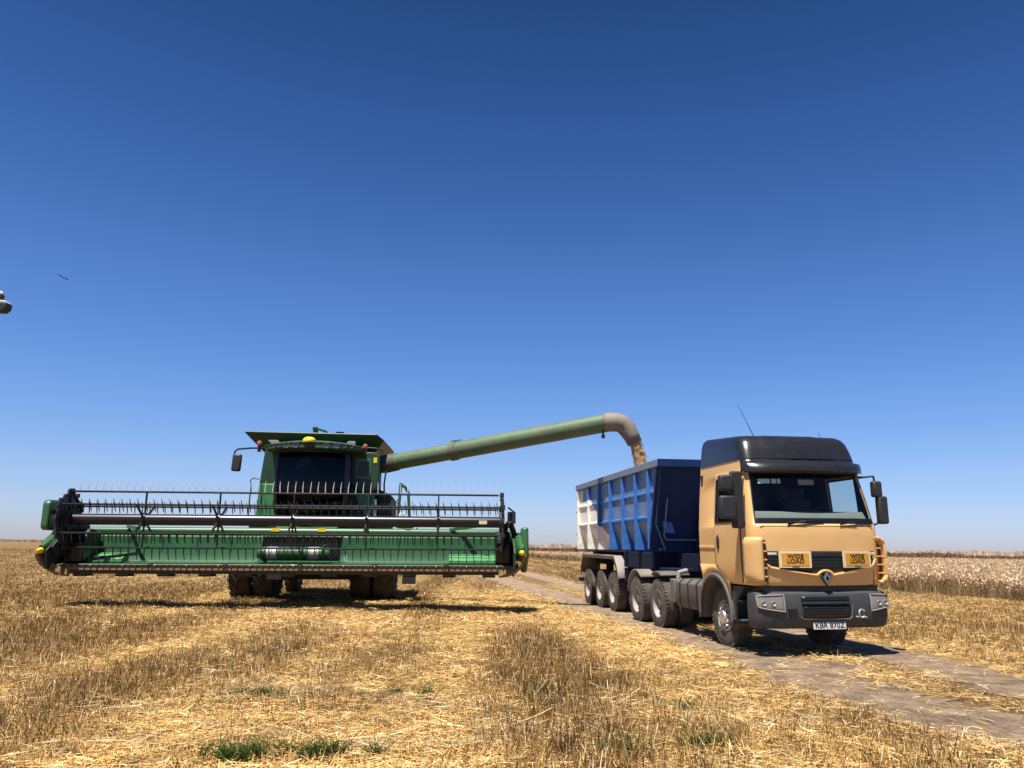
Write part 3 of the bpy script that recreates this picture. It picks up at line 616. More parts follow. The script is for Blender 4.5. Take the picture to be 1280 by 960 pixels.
# emblem: upright diamond ring
mb = MB(); cx, cz = .03, 1.205
for (sz, off, k) in ((1.0, .030, 0),):
    out = [(cx, cz+.10), (cx+.065, cz), (cx, cz-.10), (cx-.065, cz)]; inn = [(cx, cz+.045), (cx+.026, cz), (cx, cz-.045), (cx-.026, cz)]
    A = [Vector((x, gy_(0, 1.25)-.055, z)) for x, z in out]; B = [Vector((x, gy_(0, 1.25)-.062, z)) for x, z in inn]; Cc = [p+Vector((0, .05, 0)) for p in A]
    mb.add(A+B+Cc, [(i, (i+1) % 4, 4+(i+1) % 4, 4+i) for i in range(4)]+[(i, (i+1) % 4, 8+(i+1) % 4, 8+i) for i in range(4)])
em = mb.build('emblem', mat('emblem_steel', (.30, .36, .42), .3, .8), truck, smooth=0)
MB().prism([(cx, cz+.118), (cx+.082, cz), (cx, cz-.118), (cx-.082, cz)], gy_(0, 1.25)-.012, gy_(0, 1.25)-.04, 'y').build('emblem_back', deepblack, em)
# wide load signs
for sx, tilt in ((-.475, .0), (.595, .0)):
    yb = gy_(sx, 1.47)-.035; ang = math.atan2(gy_(sx+.2, 1.47)-gy_(sx-.2, 1.47), .4)
    e = empty('sign', (sx, yb, 1.492), (0, tilt, ang), truck)
    MB().box(-.262, .262, -.012, .012, -.126, .126).build('sign_board', cream, e, bevel=.004)
    MB().box(-.222, .222, -.018, -.012, -.088, .098).build('sign_face', yellowpaint, e)
    text_part('WIDE\nLOAD', .092, mat('sign_letter', (.05, .025, .01), .6), e, (0, -.021, .014), (R(90), 0, 0), .022, .0015, sx=1.12)
    MB().box(-.06, .06, -.0145, -.0125, -.114, -.103).build('small_print', charcoal, e)
for x in (-.83, .88): plate_on_front([(x-.07, 1.565), (x+.07, 1.565), (x+.07, 1.60), (x-.07, 1.60)], .03, .02, white, 'marker_lamp')
# seams on the bonnet panel
for x in (-.90, .93):
    mb = MB(); mb.box(x-.004, x+.004, gy_(x, 1.2)-.004, gy_(x, 1.2)+.01, 1.11, 1.40); mb.build('panel_seam', black, truck)
mb = MB(); P = [Vector((x, gy_(x, 1.62)-.003, 1.618)) for x in np.linspace(-.95, .95, 25)]
for a, b in zip(P, P[1:]): mb.bar(a, b, .008, .010)
mb.build('panel_seam', black, truck)
mb = MB(); P = [Vector((x, gy_(x, 2.015)-.001, 2.015)) for x in np.linspace(-.98, .98, 25)]
for a, b in zip(P, P[1:]): mb.bar(a, b, .006, .009)
mb.build('panel_seam', black, truck)
# corner air deflectors with slots
slotm = mat('slot_shade', (.16, .07, .035), .7)  # solid dark brown strips stand in for the shade inside the slots
for s in (-1, 1):
    def vane(u, v, s=s):
        z = 1.14+.70*v; cap = (1-max(0, (v-.9)/.1)**2*.25)*(1-max(0, (.12-v)/.12)*.3); a = u*math.pi/2
        return Vector((s*(1.0+.19*math.sin(a)*cap), -1.50+.30*(1-math.cos(a)), z))
    if s < 0:
        mb = MB(); mb.grid(vane, 8, 12); av = mb.build('air_deflector', orange, truck, solid=.015, smooth=50)
        MB().box(-1.0, -.925, -1.452, -1.38, 1.15, 1.80).build('deflector_slot', slotm, av)
        for k in range(5): z = 1.22+.13*k; MB().box(-1.005, -.93, -1.49, -1.45, z, z+.022).build('deflector_rung', orange, av, bevel=.004)
    else:
        mb = MB(); P = [Vector((1.0, -1.44, 1.14)), Vector((1.06, -1.46, 1.16)), Vector((1.11, -1.45, 1.24)), Vector((1.115, -1.45, 1.5)), Vector((1.11, -1.44, 1.74)), Vector((1.07, -1.45, 1.82)), Vector((1.0, -1.43, 1.84))]
        for a_, b_ in zip(P, P[1:]): mb.bar(a_, b_, .035, .12, (0, -1, 0))
        av = mb.build('air_deflector', orange, truck, bevel=.008)
        mb = MB(); mb.grid(lambda u, v: Vector((1.135, -1.46+.36*u, 1.20+.58*v)), 3, 4); mb.build('deflector_side', orange, av, solid=.02)
        MB().box(1.0, 1.11, -1.36, -1.33, 1.16, 1.80).build('deflector_slot', slotm, av)
        for k in range(4): z = 1.27+.13*k; MB().box(1.0, 1.11, -1.46, -1.42, z, z+.02).build('deflector_rung', orange, av, bevel=.004)
# black band, steps and bumper
MB().box(-.98, .98, -1.40, -1.0, .99, 1.088).build('front_gap_panel', deepblack, truck)
def bring(z, hw, yf, rc=.11, yr=-1.12):
    pts = [(-hw, yr)]
    for k in range(6): a = math.pi/2*k/5; pts.append((-hw+rc-rc*math.cos(a), yf+rc-rc*math.sin(a)))
    for t in (-.7, -.35, 0, .35, .7): pts.append(((hw-rc)*t, yf-.07*(1-t*t)))
    for k in range(5, -1, -1): a = math.pi/2*k/5; pts.append((hw-rc+rc*math.cos(a), yf+rc-rc*math.sin(a)))
    pts += [(hw, yr)]; return [(x, y, z) for x, y in pts]
BU = [(.44, 1.09, -1.38), (.48, 1.12, -1.43), (.62, 1.135, -1.46), (.80, 1.135, -1.46), (.97, 1.125, -1.43), (1.0, 1.10, -1.38)]
def bump_y(x, z):
    for a, b in zip(BU, BU[1:]):
        if z <= b[0]: t = (z-a[0])/(b[0]-a[0]); hw = a[1]+(b[1]-a[1])*t; yf = a[2]+(b[2]-a[2])*t; break
    r = bring(z, hw, yf); r = r[1:-1]
    for p, q in zip(r, r[1:]):
        if p[0] <= x <= q[0]: return p[1]+(q[1]-p[1])*(x-p[0])/max(1e-6, q[0]-p[0])
    return r[0][1]
br = [bring(*b) for b in BU]; n = len(br[0])
fs = [(j*n+i, j*n+i+1, (j+1)*n+i+1, (j+1)*n+i) for j in range(len(br)-1) for i in range(n-1)]
fs += [(j*n+n-1, j*n, (j+1)*n, (j+1)*n+n-1) for j in range(len(br)-1)]+[tuple(range(n)), tuple((len(br)-1)*n+i for i in range(n))]
bumper = MB().add(sum(br, []), fs).build('bumper', charcoal, truck, smooth=50, bevel=.01)
def bplate(x0, x1, z0, z1, off, m, name, par=bumper, nx=10, taper=(0, 0), th=.01):
    F = lambda u, v: (lambda x, z: Vector((x, bump_y(x, z)-off, z)))(x0+(x1-x0)*u, (z0+taper[0]*(1-u)+taper[1]*u)*(1-v)+z1*v)
    return MB().grid(F, nx, 3).build(name, m, par, solid=th, smooth=50)
bplate(-.42, .40, .86, .925, .012, deepblack, 'air_slot')
bplate(-.40, .38, .60, .80, .012, deepblack, 'air_intake')
mb = MB()
for z in (.64, .68, .72, .76):
    P = [Vector((x, bump_y(x, z)-.022, z)) for x in np.linspace(-.38, .36, 9)]
    for a, b in zip(P, P[1:]): mb.bar(a, b, .008, .008)
mb.build('intake_mesh', black, bumper)
mb = MB(); P = [Vector((x, bump_y(x, .83)-.022, .835)) for x in np.linspace(-.42, .40, 9)]
for a, b in zip(P, P[1:]): mb.bar(a, b, .03, .022)
mb.build('intake_bar', charcoal, bumper)
mb = MB(); pp = [(-.44, .62), (-.40, .585), (.38, .585), (.42, .62), (.44, .80)]
P = [Vector((x, bump_y(x, z)-.018, z)) for x, z in pp]; mb.tube(P, .012, 6); mb.build('intake_trim', darkgrey, bumper)
# headlights
def bumper_path(u, s):
    """along the bumper surface from x inner to the rounded corner"""
    pass
for s in (-1, 1):
    inner = .70 if s < 0 else .78
    def HL(u, v, off=.012, s=s, inner=inner):
        x = inner+(1.195-inner)*(1-(1-u)**1.6) if False else inner+(1.12-inner)*math.sin(u*math.pi/2)
        z0 = .70+.085*u; z1 = .955-.02*u; z = z0+(z1-z0)*v
        return Vector((s*x, bump_y(s*min(x, 1.10), min(z, .955))-off, z))
    h = MB().grid(HL, 14, 6).build('headlight', lens, truck, solid=.02, smooth=60)
    mb = MB()
    mb.tube([HL(u, 0, .026) for u in np.linspace(0, 1, 12)]+[HL(1, v, .026) for v in (.5, 1)]+[HL(u, 1, .026) for u in np.linspace(1, 0, 12)]+[HL(0, .5, .026), HL(0, 0, .026)], .010, 6); mb.build('headlight_rim', greypanel, h)
    for (u, v, r) in ((.28, .45, .040), (.58, .42, .042)):
        c = HL(u, v, .03); mb = MB(); mb.lathe([(0, r), (-.012, r*.9), (.0, r*.55), (.006, r*.2)], c, 'y', 20); mb.build('reflector', mat('reflector_grey', (.5, .5, .47), .35, .6, dust=.2), h)
    MB().box(s*.86-.02, s*.86+.02, bump_y(s*.86, .55)-.008, bump_y(s*.86, .55)+.01, .555, .585).build('sensor', deepblack, bumper)
# number plate, tow hooks
e = empty('number_plate', (.03, bump_y(.03, .49)-.018, .485), (R(-4), 0, 0), truck)
MB().box(-.275, .275, -.006, .006, -.055, .055).build('plate_board', white, e, bevel=.003)
text_part('KBR 870Z', .118, deepblack, e, (0, -.008, .002), (R(90), 0, 0), .016, .001, sx=1.0)
mb = MB(); mb.box(-.64, -.50, -.02, .02, -.06, .06); mb.build('tow_socket', deepblack, truck, loc=(0, bump_y(-.57, .67)-.002, .68))
mb = MB(); c = Vector((.575, bump_y(.575, .66)-.05, .665))
mb.tube([c+Vector((.055*math.cos(a), -.01*math.cos(2*a), .06*math.sin(a))) for a in np.linspace(.6, 5.6, 14)], .013, 8); mb.tube([c+Vector((-.09, .03, -.05)), c+Vector((.08, 0, -.06))], .012, 6); mb.build('tow_shackle', chrome, truck)
# steps between bumper and front wheels
for s in (-1, 1):
    mb = MB(); mb.box(min(s*1.13, s*.70), max(s*1.13, s*.70), -.90, -.50, .50, .54); mb.box(min(s*1.08, s*.72), max(s*1.08, s*.72), -.86, -.52, .80, .84)
    mb.box(min(s*.68, s*.74), max(s*.68, s*.74), -.95, -.50, .46, 1.10); mb.prism([(-.95, 1.06), (-.50, 1.06), (-.46, .72), (-.52, .44), (-.60, .44), (-.62, .8)], s*.76, s*1.09, 'x')
    mb.build('step', charcoal, truck, bevel=.012)
# mudguards over the front wheels
WY = .05
for s in (-1, 1):
    mb = MB()
    def arch(u, v, s=s):
        a = R(-10+195*u); r = .64+.05*math.sin(u*math.pi); xx = s*(.66+.47*v)
        return Vector((xx, WY+.08-r*math.cos(a)*1.03, .50+r*math.sin(a)*1.04))
    mb.grid(arch, 20, 3); mb.grid(lambda u, v: arch(u, 1)+Vector((s*.004, 0, 0))+(arch(u, 1)-Vector((s*1.13, WY+.08, .5))).normalized()*.075*(v-.6), 20, 1); mb.build('front_mudguard', darkgrey, truck, solid=.03, smooth=60)
    mb = MB(); n_ = 18
    A = [(s*1.11, WY+.08-(.70)*math.cos(R(a)), .50+.76*math.sin(R(a))) for a in np.linspace(26, 134, n_)]
    B = [(s*1.118, -.56, 1.10), (s*1.12, -.50, 1.38), (s*1.12, .72, 1.385)]
    # orange flare filling the corner between the sill line and the wheel arch
    T = [(s*1.12, y, 1.385) for y in np.linspace(-.50, .72, n_)]
    mb.add(A+T, [(i, i+1, n_+i+1, n_+i) for i in range(n_-1)]); mb.build('arch_panel', orange, truck, solid=.015, smooth=40)
# mirrors
def mirror(s):
    m = empty('mirror', (0, 0, 0), (0, 0, 0), truck); yb = -1.22
    if s < 0:
        heads = [(-1.56, -1.33, 2.58, 2.83), (-1.57, -1.30, 2.13, 2.50)]; arm = [(-1.06, -1.05, 2.86), (-1.24, yb, 2.88), (-1.26, yb, 2.50), (-1.24, yb, 2.06), (-1.10, -1.12, 2.05)]
    else:
        heads = [(1.15, 1.31, 2.50, 2.77), (1.22, 1.39, 2.06, 2.52)]; arm = [(1.04, -1.05, 2.84), (1.20, yb, 2.85), (1.24, yb, 2.6), (1.28, yb, 2.1), (1.12, -1.12, 2.02)]
    for x0, x1, z0, z1 in heads:
        h = MB().box(x0, x1, yb-.07, yb+.06, z0, z1).build('mirror_head', mirrorback, m, bevel=.035); MB().box(x0+.03, x1-.03, yb+.061, yb+.066, z0+.03, z1-.03).build('mirror_face', mirrorm, m)
    MB().tube(arm, .022, 8).build('mirror_arm', black, m)
    if s < 0: MB().box(-1.36, -1.15, yb-.02, yb+.05, 1.98, 2.90).build('mirror_bracket', black, m, bevel=.03)
mirror(-1); mirror(1)
# cab interior
mb = MB(); mb.prism([(-1.32, 1.95), (-1.29, 2.09), (-1.15, 2.26), (-.78, 2.25), (-.62, 1.9)], -1.0, 1.0, 'x'); mb.build('dashboard', dashcream, truck, bevel=.02)
for sx in (-.55, .55):
    mb = MB(); mb.box(sx-.27, sx+.27, -.45, .15, 1.75, 1.90); mb.box(sx-.26, sx+.26, .10, .25, 1.85, 2.55); mb.box(sx-.14, sx+.14, .10, .2, 2.56, 2.75); mb.build('seat', seatm, truck, bevel=.05)
mb = MB(); mb.tube([(.55+.23*math.cos(a), -.72+.10*math.sin(a), 2.16+.2*math.sin(a)) for a in np.linspace(0, 2*math.pi, 25)], .016, 8, caps=False); mb.bar((.33, -.72, 2.16), (.77, -.72, 2.16), .03, .03); mb.build('steering_wheel', interior, truck)
MB().box(-1.06, 1.06, .60, .68, 1.45, 2.98).build('rear_lining', deepblack, truck)
MB().box(-1.0, 1.0, -.95, .6, 1.50, 1.54).build('cab_floor', interior, truck)
mb = MB(); mb.box(-.10, .18, -1.10, -1.09, 2.70, 2.79); mb.build('interior_mirror', greypanel, truck, bevel=.01)

def tyre_prof(r, w, bead):
    return [(0, bead), (-.0, bead+.02), (.0, r-.09), (.012, r-.035), (.035, r-.008), (.06, r), (w-.06, r), (w-.035, r-.008), (w-.012, r-.035), (w, r-.09), (w, bead+.02), (w, bead)]
def road_wheel(r=.505, w=.28, kind='rear'):
    """outer face at x = 0, body towards +x"""
    e = empty('wheel')
    mb = MB(); mb.lathe(tyre_prof(r, w, .29), (0, 0, 0), 'x', 48)
    for k in range(40):
        a = 2*math.pi*k/40
        for sx0, sx1 in ((.008, .085), (w-.085, w-.008)):
            M = Matrix.Rotation(a, 4, 'X'); mb.box(sx0, sx1, -.024, .024, r-.045, r+.005, M)
    for xg in (.11, .17): mb.lathe([(xg-.018, r+.008), (xg+.018, r+.008), (xg+.018, r-.01), (xg-.018, r-.01), (xg-.018, r+.008)], (0, 0, 0), 'x', 48)
    mb.build('tyre', rubber, e, smooth=30)
    mb = MB()
    if kind == 'front':
        mb.lathe([(.02, .295), (.005, .285), (.02, .27), (.05, .255), (.07, .235), (.045, .19), (.03, .15), (.028, .12)], (0, 0, 0), 'x', 36)
        rim = mb.build('rim', steel, e, smooth=50)
        mb = MB(); mb.lathe([(.03, .125), (-.03, .12), (-.055, .10), (-.06, .06), (-.06, .0005)], (0, 0, 0), 'x', 24)
        for k in range(10):
            a = 2*math.pi*k/10; c = Vector((.03, .165*math.cos(a), .165*math.sin(a))); mb.lathe([(.0, .022), (-.055, .020), (-.065, .012), (-.066, .0005)], c, 'x', 8)
        mb.lathe([(.028, .235), (.005, .228), (.0, .215), (.012, .20), (.03, .195)], (0, 0, 0), 'x', 36)
        mb.build('hub', chrome, e, smooth=40)
    else:
        mb.lathe([(.012, .30), (-.003, .29), (.012, .275), (.06, .262), (.14, .245), (.175, .20), (.165, .15), (.165, .12)], (0, 0, 0), 'x', 36)
        mb.build('rim', steel, e, smooth=50)
        mb = MB(); mb.lathe([(.165, .13), (.08, .12), (.04, .105), (.03, .06), (.03, .0005)], (0, 0, 0), 'x', 24)
        for k in range(10):
            a = 2*math.pi*k/10; c = Vector((.165, .175*math.cos(a), .175*math.sin(a))); mb.lathe([(.0, .016), (-.03, .015), (-.032, .0005)], c, 'x', 6)
        mb.build('hub', darkgrey, e, smooth=40)
    return e
wf = road_wheel(kind='front'); wr = road_wheel(kind='rear')
def put(proto, parent, x, y, z, flip=False, spin=0., steer=0., first=[]):
    o = proto if proto.name not in first else copy_tree(proto)
    if proto.name not in first: first.append(proto.name)
    o.parent = parent; o.location = (x, y, z); o.rotation_euler = (spin, 0, (math.pi if flip else 0)+steer); return o
put(wf, truck, -1.0, WY, .50, False, .3, R(2)); put(wf, truck, 1.0, WY, .50, True, 1.0, R(2))
for y in (3.42, 4.84):
    for x, fl in ((-1.0, False), (-.67, False), (1.0, True), (.67, True)): put(wr, truck, x, y, .50, fl, rnd.random()*6)
# chassis, axles
mb = MB(); mb.box(-.42, -.34, -1.1, 5.6, .78, 1.02); mb.box(.34, .42, -1.1, 5.6, .78, 1.02)
for y in (-.6, .9, 2.2, 4.1, 5.5): mb.box(-.34, .34, y-.05, y+.05, .82, .98)
for y in (WY, 3.42, 4.84): mb.tube([(-.70, y, .5), (.70, y, .5)], .07, 12); mb.lathe([(-.2, .08), (-.1, .2), (.1, .2), (.2, .08)], (0, y, .5), 'x', 16)
mb.box(-.35, .35, -.9, .7, .55, 1.35)
mb.build('chassis', black, truck, bevel=.01)
mb = MB(); mb.lathe([(0, .48), (.06, .48), (.07, .42)], (0, 4.1, 1.10), 'z', 24, True); mb.box(-.4, .4, 3.8, 4.5, 1.02, 1.10); mb.build('fifth_wheel', black, truck)
for s in (-1, 1):
    mb = MB(); poly = [(-.95, .58), (-.90, .50), (-.52, .50), (-.46, .56), (-.46, 1.0), (-.52, 1.06), (-.86, 1.06), (-.95, .98)]
    mb.prism([(s*a, b) for a, b in poly], 1.12, 2.45, 'y'); t = mb.build('fuel_tank', darkgrey, truck, bevel=.02)
    for y in (1.35, 1.78, 2.2):
        mb = MB(); mb.prism([(s*(a*1.012), .78+(b-.78)*1.03) for a, b in poly], y, y+.04, 'y'); mb.build('tank_strap', black, t)
    MB().prism([(.98, .50), (1.10, .50), (1.10, 1.06), (.80, 1.26), (.80, 1.10), (.98, .9)], s*.96, s*.62, 'x').build('tank_bracket', greypanel, truck, bevel=.008)
    MB().box(min(s*.95, s*.55), max(s*.95, s*.55), 2.52, 2.80, .56, 1.04).build('battery_box', darkgrey, truck, bevel=.03)
    MB().tube([(s*.8, 2.66, 1.05), (s*.8, 2.66, 1.16), (s*.6, 2.7, 1.2)], .05, 10).build('air_filter', greypanel, truck)
    MB().box(min(s*.97, s*.5), max(s*.97, s*.5), .86, 1.0, 1.18, 1.24).build('side_shelf', greypanel, truck, bevel=.01)
    # mudguards on the drive axles
    for (yc, a0, a1, mt) in ((3.42, 62, 118, darkgrey), (4.84, 50, 168, mat('guard_grey', (.17, .16, .15), .7, dust=.45))):
        mb = MB(); mb.grid(lambda u, v: Vector((s*(.36+.66*v), yc-.60*math.cos(R(a0+(a1-a0)*u)), .52+.64*math.sin(R(a0+(a1-a0)*u)))), 14, 2); mb.build('mudguard', mt, truck, solid=.03, smooth=60)
    MB().box(min(s*.5, s*.98), max(s*.5, s*.98), 5.44, 5.46, .35, .95).build('mud_flap', rubber, truck)

# ================================================================== TIPPER TRAILER
TLY = R(8.0)
trailer = empty('tipper_trailer', Vector((3.79, 14.3, 0))+Vector((math.cos(TLY), math.sin(TLY), 0))*1.20+Vector((0, 0, .006)), (0, R(-.5), TLY))
tag(trailer, 'blue ribbed tipper trailer with white painted rear end behind the orange truck', 'trailer')
TW = 1.20; YF, YR = 3.55, 11.75
def fy(z): return 4.28+(YF-4.28)*(z-1.6)/(3.6-1.6)   # raked front wall
RD = .085
# body shell: inner walls set in by the rib depth; lower flank slopes in
prof = [(TW-RD, 3.46), (TW-RD, 2.18), (TW-.36, 1.62)]
for s in (-1, 1):
    mb = MB(); pr = [(s*x, z) for x, z in prof]; ins = [(s*(x-.03), z) for x, z in prof]
    A = [Vector((x, fy(z), z)) for x, z in pr]; B = [Vector((x, YR, z)) for x, z in pr]
    A2 = [Vector((x, fy(z), z)) for x, z in ins]; B2 = [Vector((x, YR, z)) for x, z in ins]
    mb.add(A+B+B2+A2, [(0, 1, 4, 3), (1, 2, 5, 4), (6, 7, 10, 9), (7, 8, 11, 10), (0, 3, 6, 9), (2, 5, 8, 11), (0, 1, 10, 9), (1, 2, 11, 10), (3, 4, 7, 6), (4, 5, 8, 7)])
    wall = mb.build('side_wall', tpaint_dull, trailer, smooth=0)
    # top rail
    MB().box(min(s*(TW-.13), s*(TW+.012)), max(s*(TW-.13), s*(TW+.012)), YF-.0, YR+.03, 3.44, 3.60).build('top_rail', mat('rail_blue', (.17, .22, .31), .5, dust=.35, dustcol=(.3, .31, .34)), trailer, bevel=.008)
    for y in (4.34, 5.36, 6.50, 7.72, 9.0, 10.25, 11.64):
        w = .055; f0 = fy(1.62)
        mb = MB(); y_ = y
        if y < 4.5: mb.prism([(TW*s, 3.44), (TW*s, 1.62), (s*(TW-.37), 1.60), (s*(TW-RD-.003), 2.17), (s*(TW-RD-.003), 3.44)], y_-w, y_+w, 'y')
        else: mb.prism([(TW*s, 3.44), (TW*s, 1.60), (s*(TW-.37), 1.60), (s*(TW-RD-.003), 2.17), (s*(TW-RD-.003), 3.44)], y_-w, y_+w, 'y')
        mb.build('rib', tpaint, trailer, bevel=.006)
    ys_ = [3.95, 4.34, 5.36, 6.50, 7.72, 9.0, 10.25, 11.64]
    for z in (2.90, 2.34):
        for a, b in zip(ys_, ys_[1:]):
            a_ = max(a+.057, fy(z)+.02); mb = MB(); mb.prism([(s*(TW-RD-.002), z+.05), (s*(TW-RD+.038), z+.02), (s*(TW-RD+.038), z-.02), (s*(TW-RD-.002), z-.03)], a_, b-.057, 'y'); mb.build('side_rail', tpaint, trailer)
    # front corner post following the rake
    mb = MB(); mb.add([Vector((s*x, fy(z)+d, z)) for z in (1.60, 3.44) for d in (0, .10) for x in (TW-.005, TW-RD-.12)], [(0, 1, 3, 2), (4, 6, 7, 5), (0, 4, 5, 1), (2, 3, 7, 6), (0, 2, 6, 4), (1, 5, 7, 3)]); mb.build('corner_post', navy, trailer, bevel=.01)
# front wall
mb = MB(); mb.add([Vector((x, fy(z)+d, z)) for z in (1.60, 3.44) for d in (.02, .06) for x in (-TW+.1, TW-.1)], [(0, 1, 3, 2), (4, 6, 7, 5), (0, 4, 5, 1), (2, 3, 7, 6), (0, 2, 6, 4), (1, 5, 7, 3)])
fwall = mb.build('front_wall', navy, trailer)
MB().box(-TW-.0, TW+.0, YF-.04, YF+.10, 3.43, 3.605).build('front_rail', navy, trailer, bevel=.008)
mb = MB(); hp = [(-TW+.30, 2.75), (-TW+.30, 1.92), (-TW+.36, 1.84), (TW-.45, 1.84), (TW-.42, 1.95)]
mb.tube([(x, fy(z)-.05, z) for x, z in hp], .016, 8); mb.build('hand_rail', mat('rail_pale_blue', (.16, .26, .45), .5), trailer)
mb = MB(); mb.prism([(-TW+.24, 2.25), (-TW+.46, 2.22), (-TW+.54, 1.98), (-TW+.30, 2.0)], fy(2.1)-.06, fy(2.1)-.02, 'y'); mb.build('gusset', tpaint, trailer)
mb = MB(); mb.tube([(0, fy(1.7)+.02, 1.62), (0, fy(2.9)-.16, 2.6)], [.12, .10], 14); mb.build('tipping_ram', black, trailer)
MB().box(-TW+.13, TW-.13, YR-.06, YR-.01, 1.62, 3.42).build('tailgate', tpaint, trailer)
MB().box(-1.05, 1.05, 4.40, 6.9, 1.17, 1.56).build('under_panel_dark_fill', blueframe, trailer, bevel=.02)  # lower front panel, lengthened as a dark filler for the shade underneath
MB().box(-.90, .90, 4.28, YR, 1.56, 1.618).build('floor_plate', navy, trailer)
mb = MB()
for s in (-1, 1):
    for z in (2.05, 2.75, 3.2): mb.lathe([(0, .03), (.1, .03), (.12, .0005)], (s*(TW-.04), YR+.0, z), 'y', 10)
mb.build('hinge', darkgrey, trailer)
# chassis of trailer
mb = MB()
for s in (-1, 1):
    mb.box(min(s*.40, s*.52), max(s*.40, s*.52), 3.3, 11.6, 1.16, 1.54); mb.box(min(s*.60, s*.75), max(s*.60, s*.75), 7.0, 11.4, 1.42, 1.55)
for y in (3.5, 5.0, 6.4, 8.4, 9.8, 11.3): mb.box(-.42, .42, y-.06, y+.06, 1.2, 1.5)
mb.box(-.95, .95, 3.35, 5.3, 1.16, 1.22)
for y in (7.71, 9.10, 10.5): mb.tube([(-.75, y, .5), (.75, y, .5)], .075, 12); mb.box(-.5, -.42, y-.3, y+.3, .6, 1.17); mb.box(.42, .5, y-.3, y+.3, .6, 1.17)
mb.box(-1.15, 1.15, 11.6, 11.7, .62, .74)
mb.build('trailer_chassis', blueframe, trailer, bevel=.008)
for s in (-1, 1):
    mb = MB(); mb.box(min(s*.78, s*.66), max(s*.78, s*.66), 6.35, 6.50, .55, 1.3); mb.box(min(s*.86, s*.58), max(s*.86, s*.58), 6.25, 6.6, .5, .54); mb.build('landing_leg', blueframe, trailer)
    MB().box(min(s*.55, s*1.0), max(s*.55, s*1.0), 6.66, 7.05, .80, 1.15).build('tool_box', blueframe, trailer, bevel=.01)
    mb = MB(); pts = [(7.02, .88), (7.16, 1.14), (7.42, 1.41), (7.5, 1.44), (11.0, 1.46), (11.12, 1.44), (11.30, 1.20), (11.38, .90)]
    P = [Vector((s*x, y, z)) for y, z in pts for x in (.55, 1.16)]; n_ = len(pts)
    mb.add(P, [(2*i, 2*i+1, 2*i+3, 2*i+2) for i in range(n_-1)])
    E_ = [Vector((s*1.16, y, z)) for y, z in pts]+[Vector((s*1.16, y+(.06 if y < 7.45 else -.06 if y > 11.05 else 0), z-.09)) for y, z in pts]
    mb.add(E_, [(i, i+1, n_+i+1, n_+i) for i in range(n_-1)]); mb.build('mudguard', greypanel, trailer, solid=.02, smooth=30)
wt = [copy_tree(wr) for _ in range(1)][0]; wt.parent = trailer
FIRST = [1]
for y in (7.71, 9.10, 10.5):
    for x, fl in ((-1.15, False), (-.80, False), (1.15, True), (.80, True)):
        o = wt if FIRST else copy_tree(wt); FIRST.clear(); o.parent = trailer; o.location = (x, y, .505); o.rotation_euler = (rnd.random()*6, 0, math.pi if fl else 0)

# ================================================================== COMBINE HARVESTER
CYAW = R(3.5)
comb = empty('combine_harvester', (-5.50, 20.33, 0), (0, R(-.6), CYAW))
tag(comb, 'green combine harvester with wide cutting header raised and unloading pipe swung over the trailer', 'combine harvester')
Mc = Matrix.Translation(Vector((-5.50, 20.33, 0))) @ Euler((0, R(-.6), CYAW)).to_matrix().to_4x4(); Mi = Mc.inverted()
W2L = lambda p: Mi @ Vector(p)
header = empty('header', parent=comb)
HX0, HX1 = -5.55, 5.62       # inner header span
# pan: deck, back sheet, beam
N_ = 60
deck = [(0.02, 1.085), (.10, 1.10), (.95, 1.125), (1.12, 1.17), (1.20, 1.36), (1.22, 1.78), (1.30, 1.86)]
mb = MB(); mb.grid(lambda u, v: (lambda s, i: Vector((HX0+(HX1-HX0)*u, deck[i][0]+(deck[i+1][0]-deck[i][0])*s, deck[i][1]+(deck[i+1][1]-deck[i][1])*s)))((v*(len(deck)-1)) % 1 if v < 1 else 1, min(int(v*(len(deck)-1)+1e-9), len(deck)-2)), N_, len(deck)-1)
# opening for the feeder in the back sheet
keep = [k for k, f in enumerate(mb.f) if not (3 <= k//N_ <= 4 and 25 <= k % N_ <= 35)]
mb.f = [mb.f[k] for k in keep]; mb.m = [0]*len(keep)
mb.build('header_pan', greenpan, header, solid=.012, smooth=25)
mb = MB()
for k in range(13):
    x = HX0+.35+(HX1-HX0-.7)*k/12
    if abs(x-.05) > 1.0: mb.box(x-.012, x+.012, 1.185, 1.215, 1.42, 1.78)
mb.build('back_sheet_seam', greendark, header)
mb = MB(); mb.tube([(HX0-.05, 1.45, 1.92), (HX1+.05, 1.45, 1.92)], .105, 14); mb.build('top_beam', green, header)
mb = MB(); mb.box(HX0, HX1, 1.30, 1.38, 1.10, 1.84); mb.build('rear_frame', greendark, header)
for x in (-.62, .60): MB().box(x-.11, x+.11, 1.325, 1.34, 1.93, 2.02).build('warning_sticker', yellow, header)
MB().box(2.9, 3.05, .0, .02, 1.955, 1.985).build('warning_sticker', amber, header)
MB().box(-1.0, 1.08, 1.26, 1.29, 1.22, 1.82).build('feeder_opening', deepblack, header)
mb = MB()
for x in np.linspace(-.95, 1.02, 12): mb.box(x-.012, x+.012, 1.235, 1.255, 1.30, 1.80)
mb.build('feeder_slats', black, header)
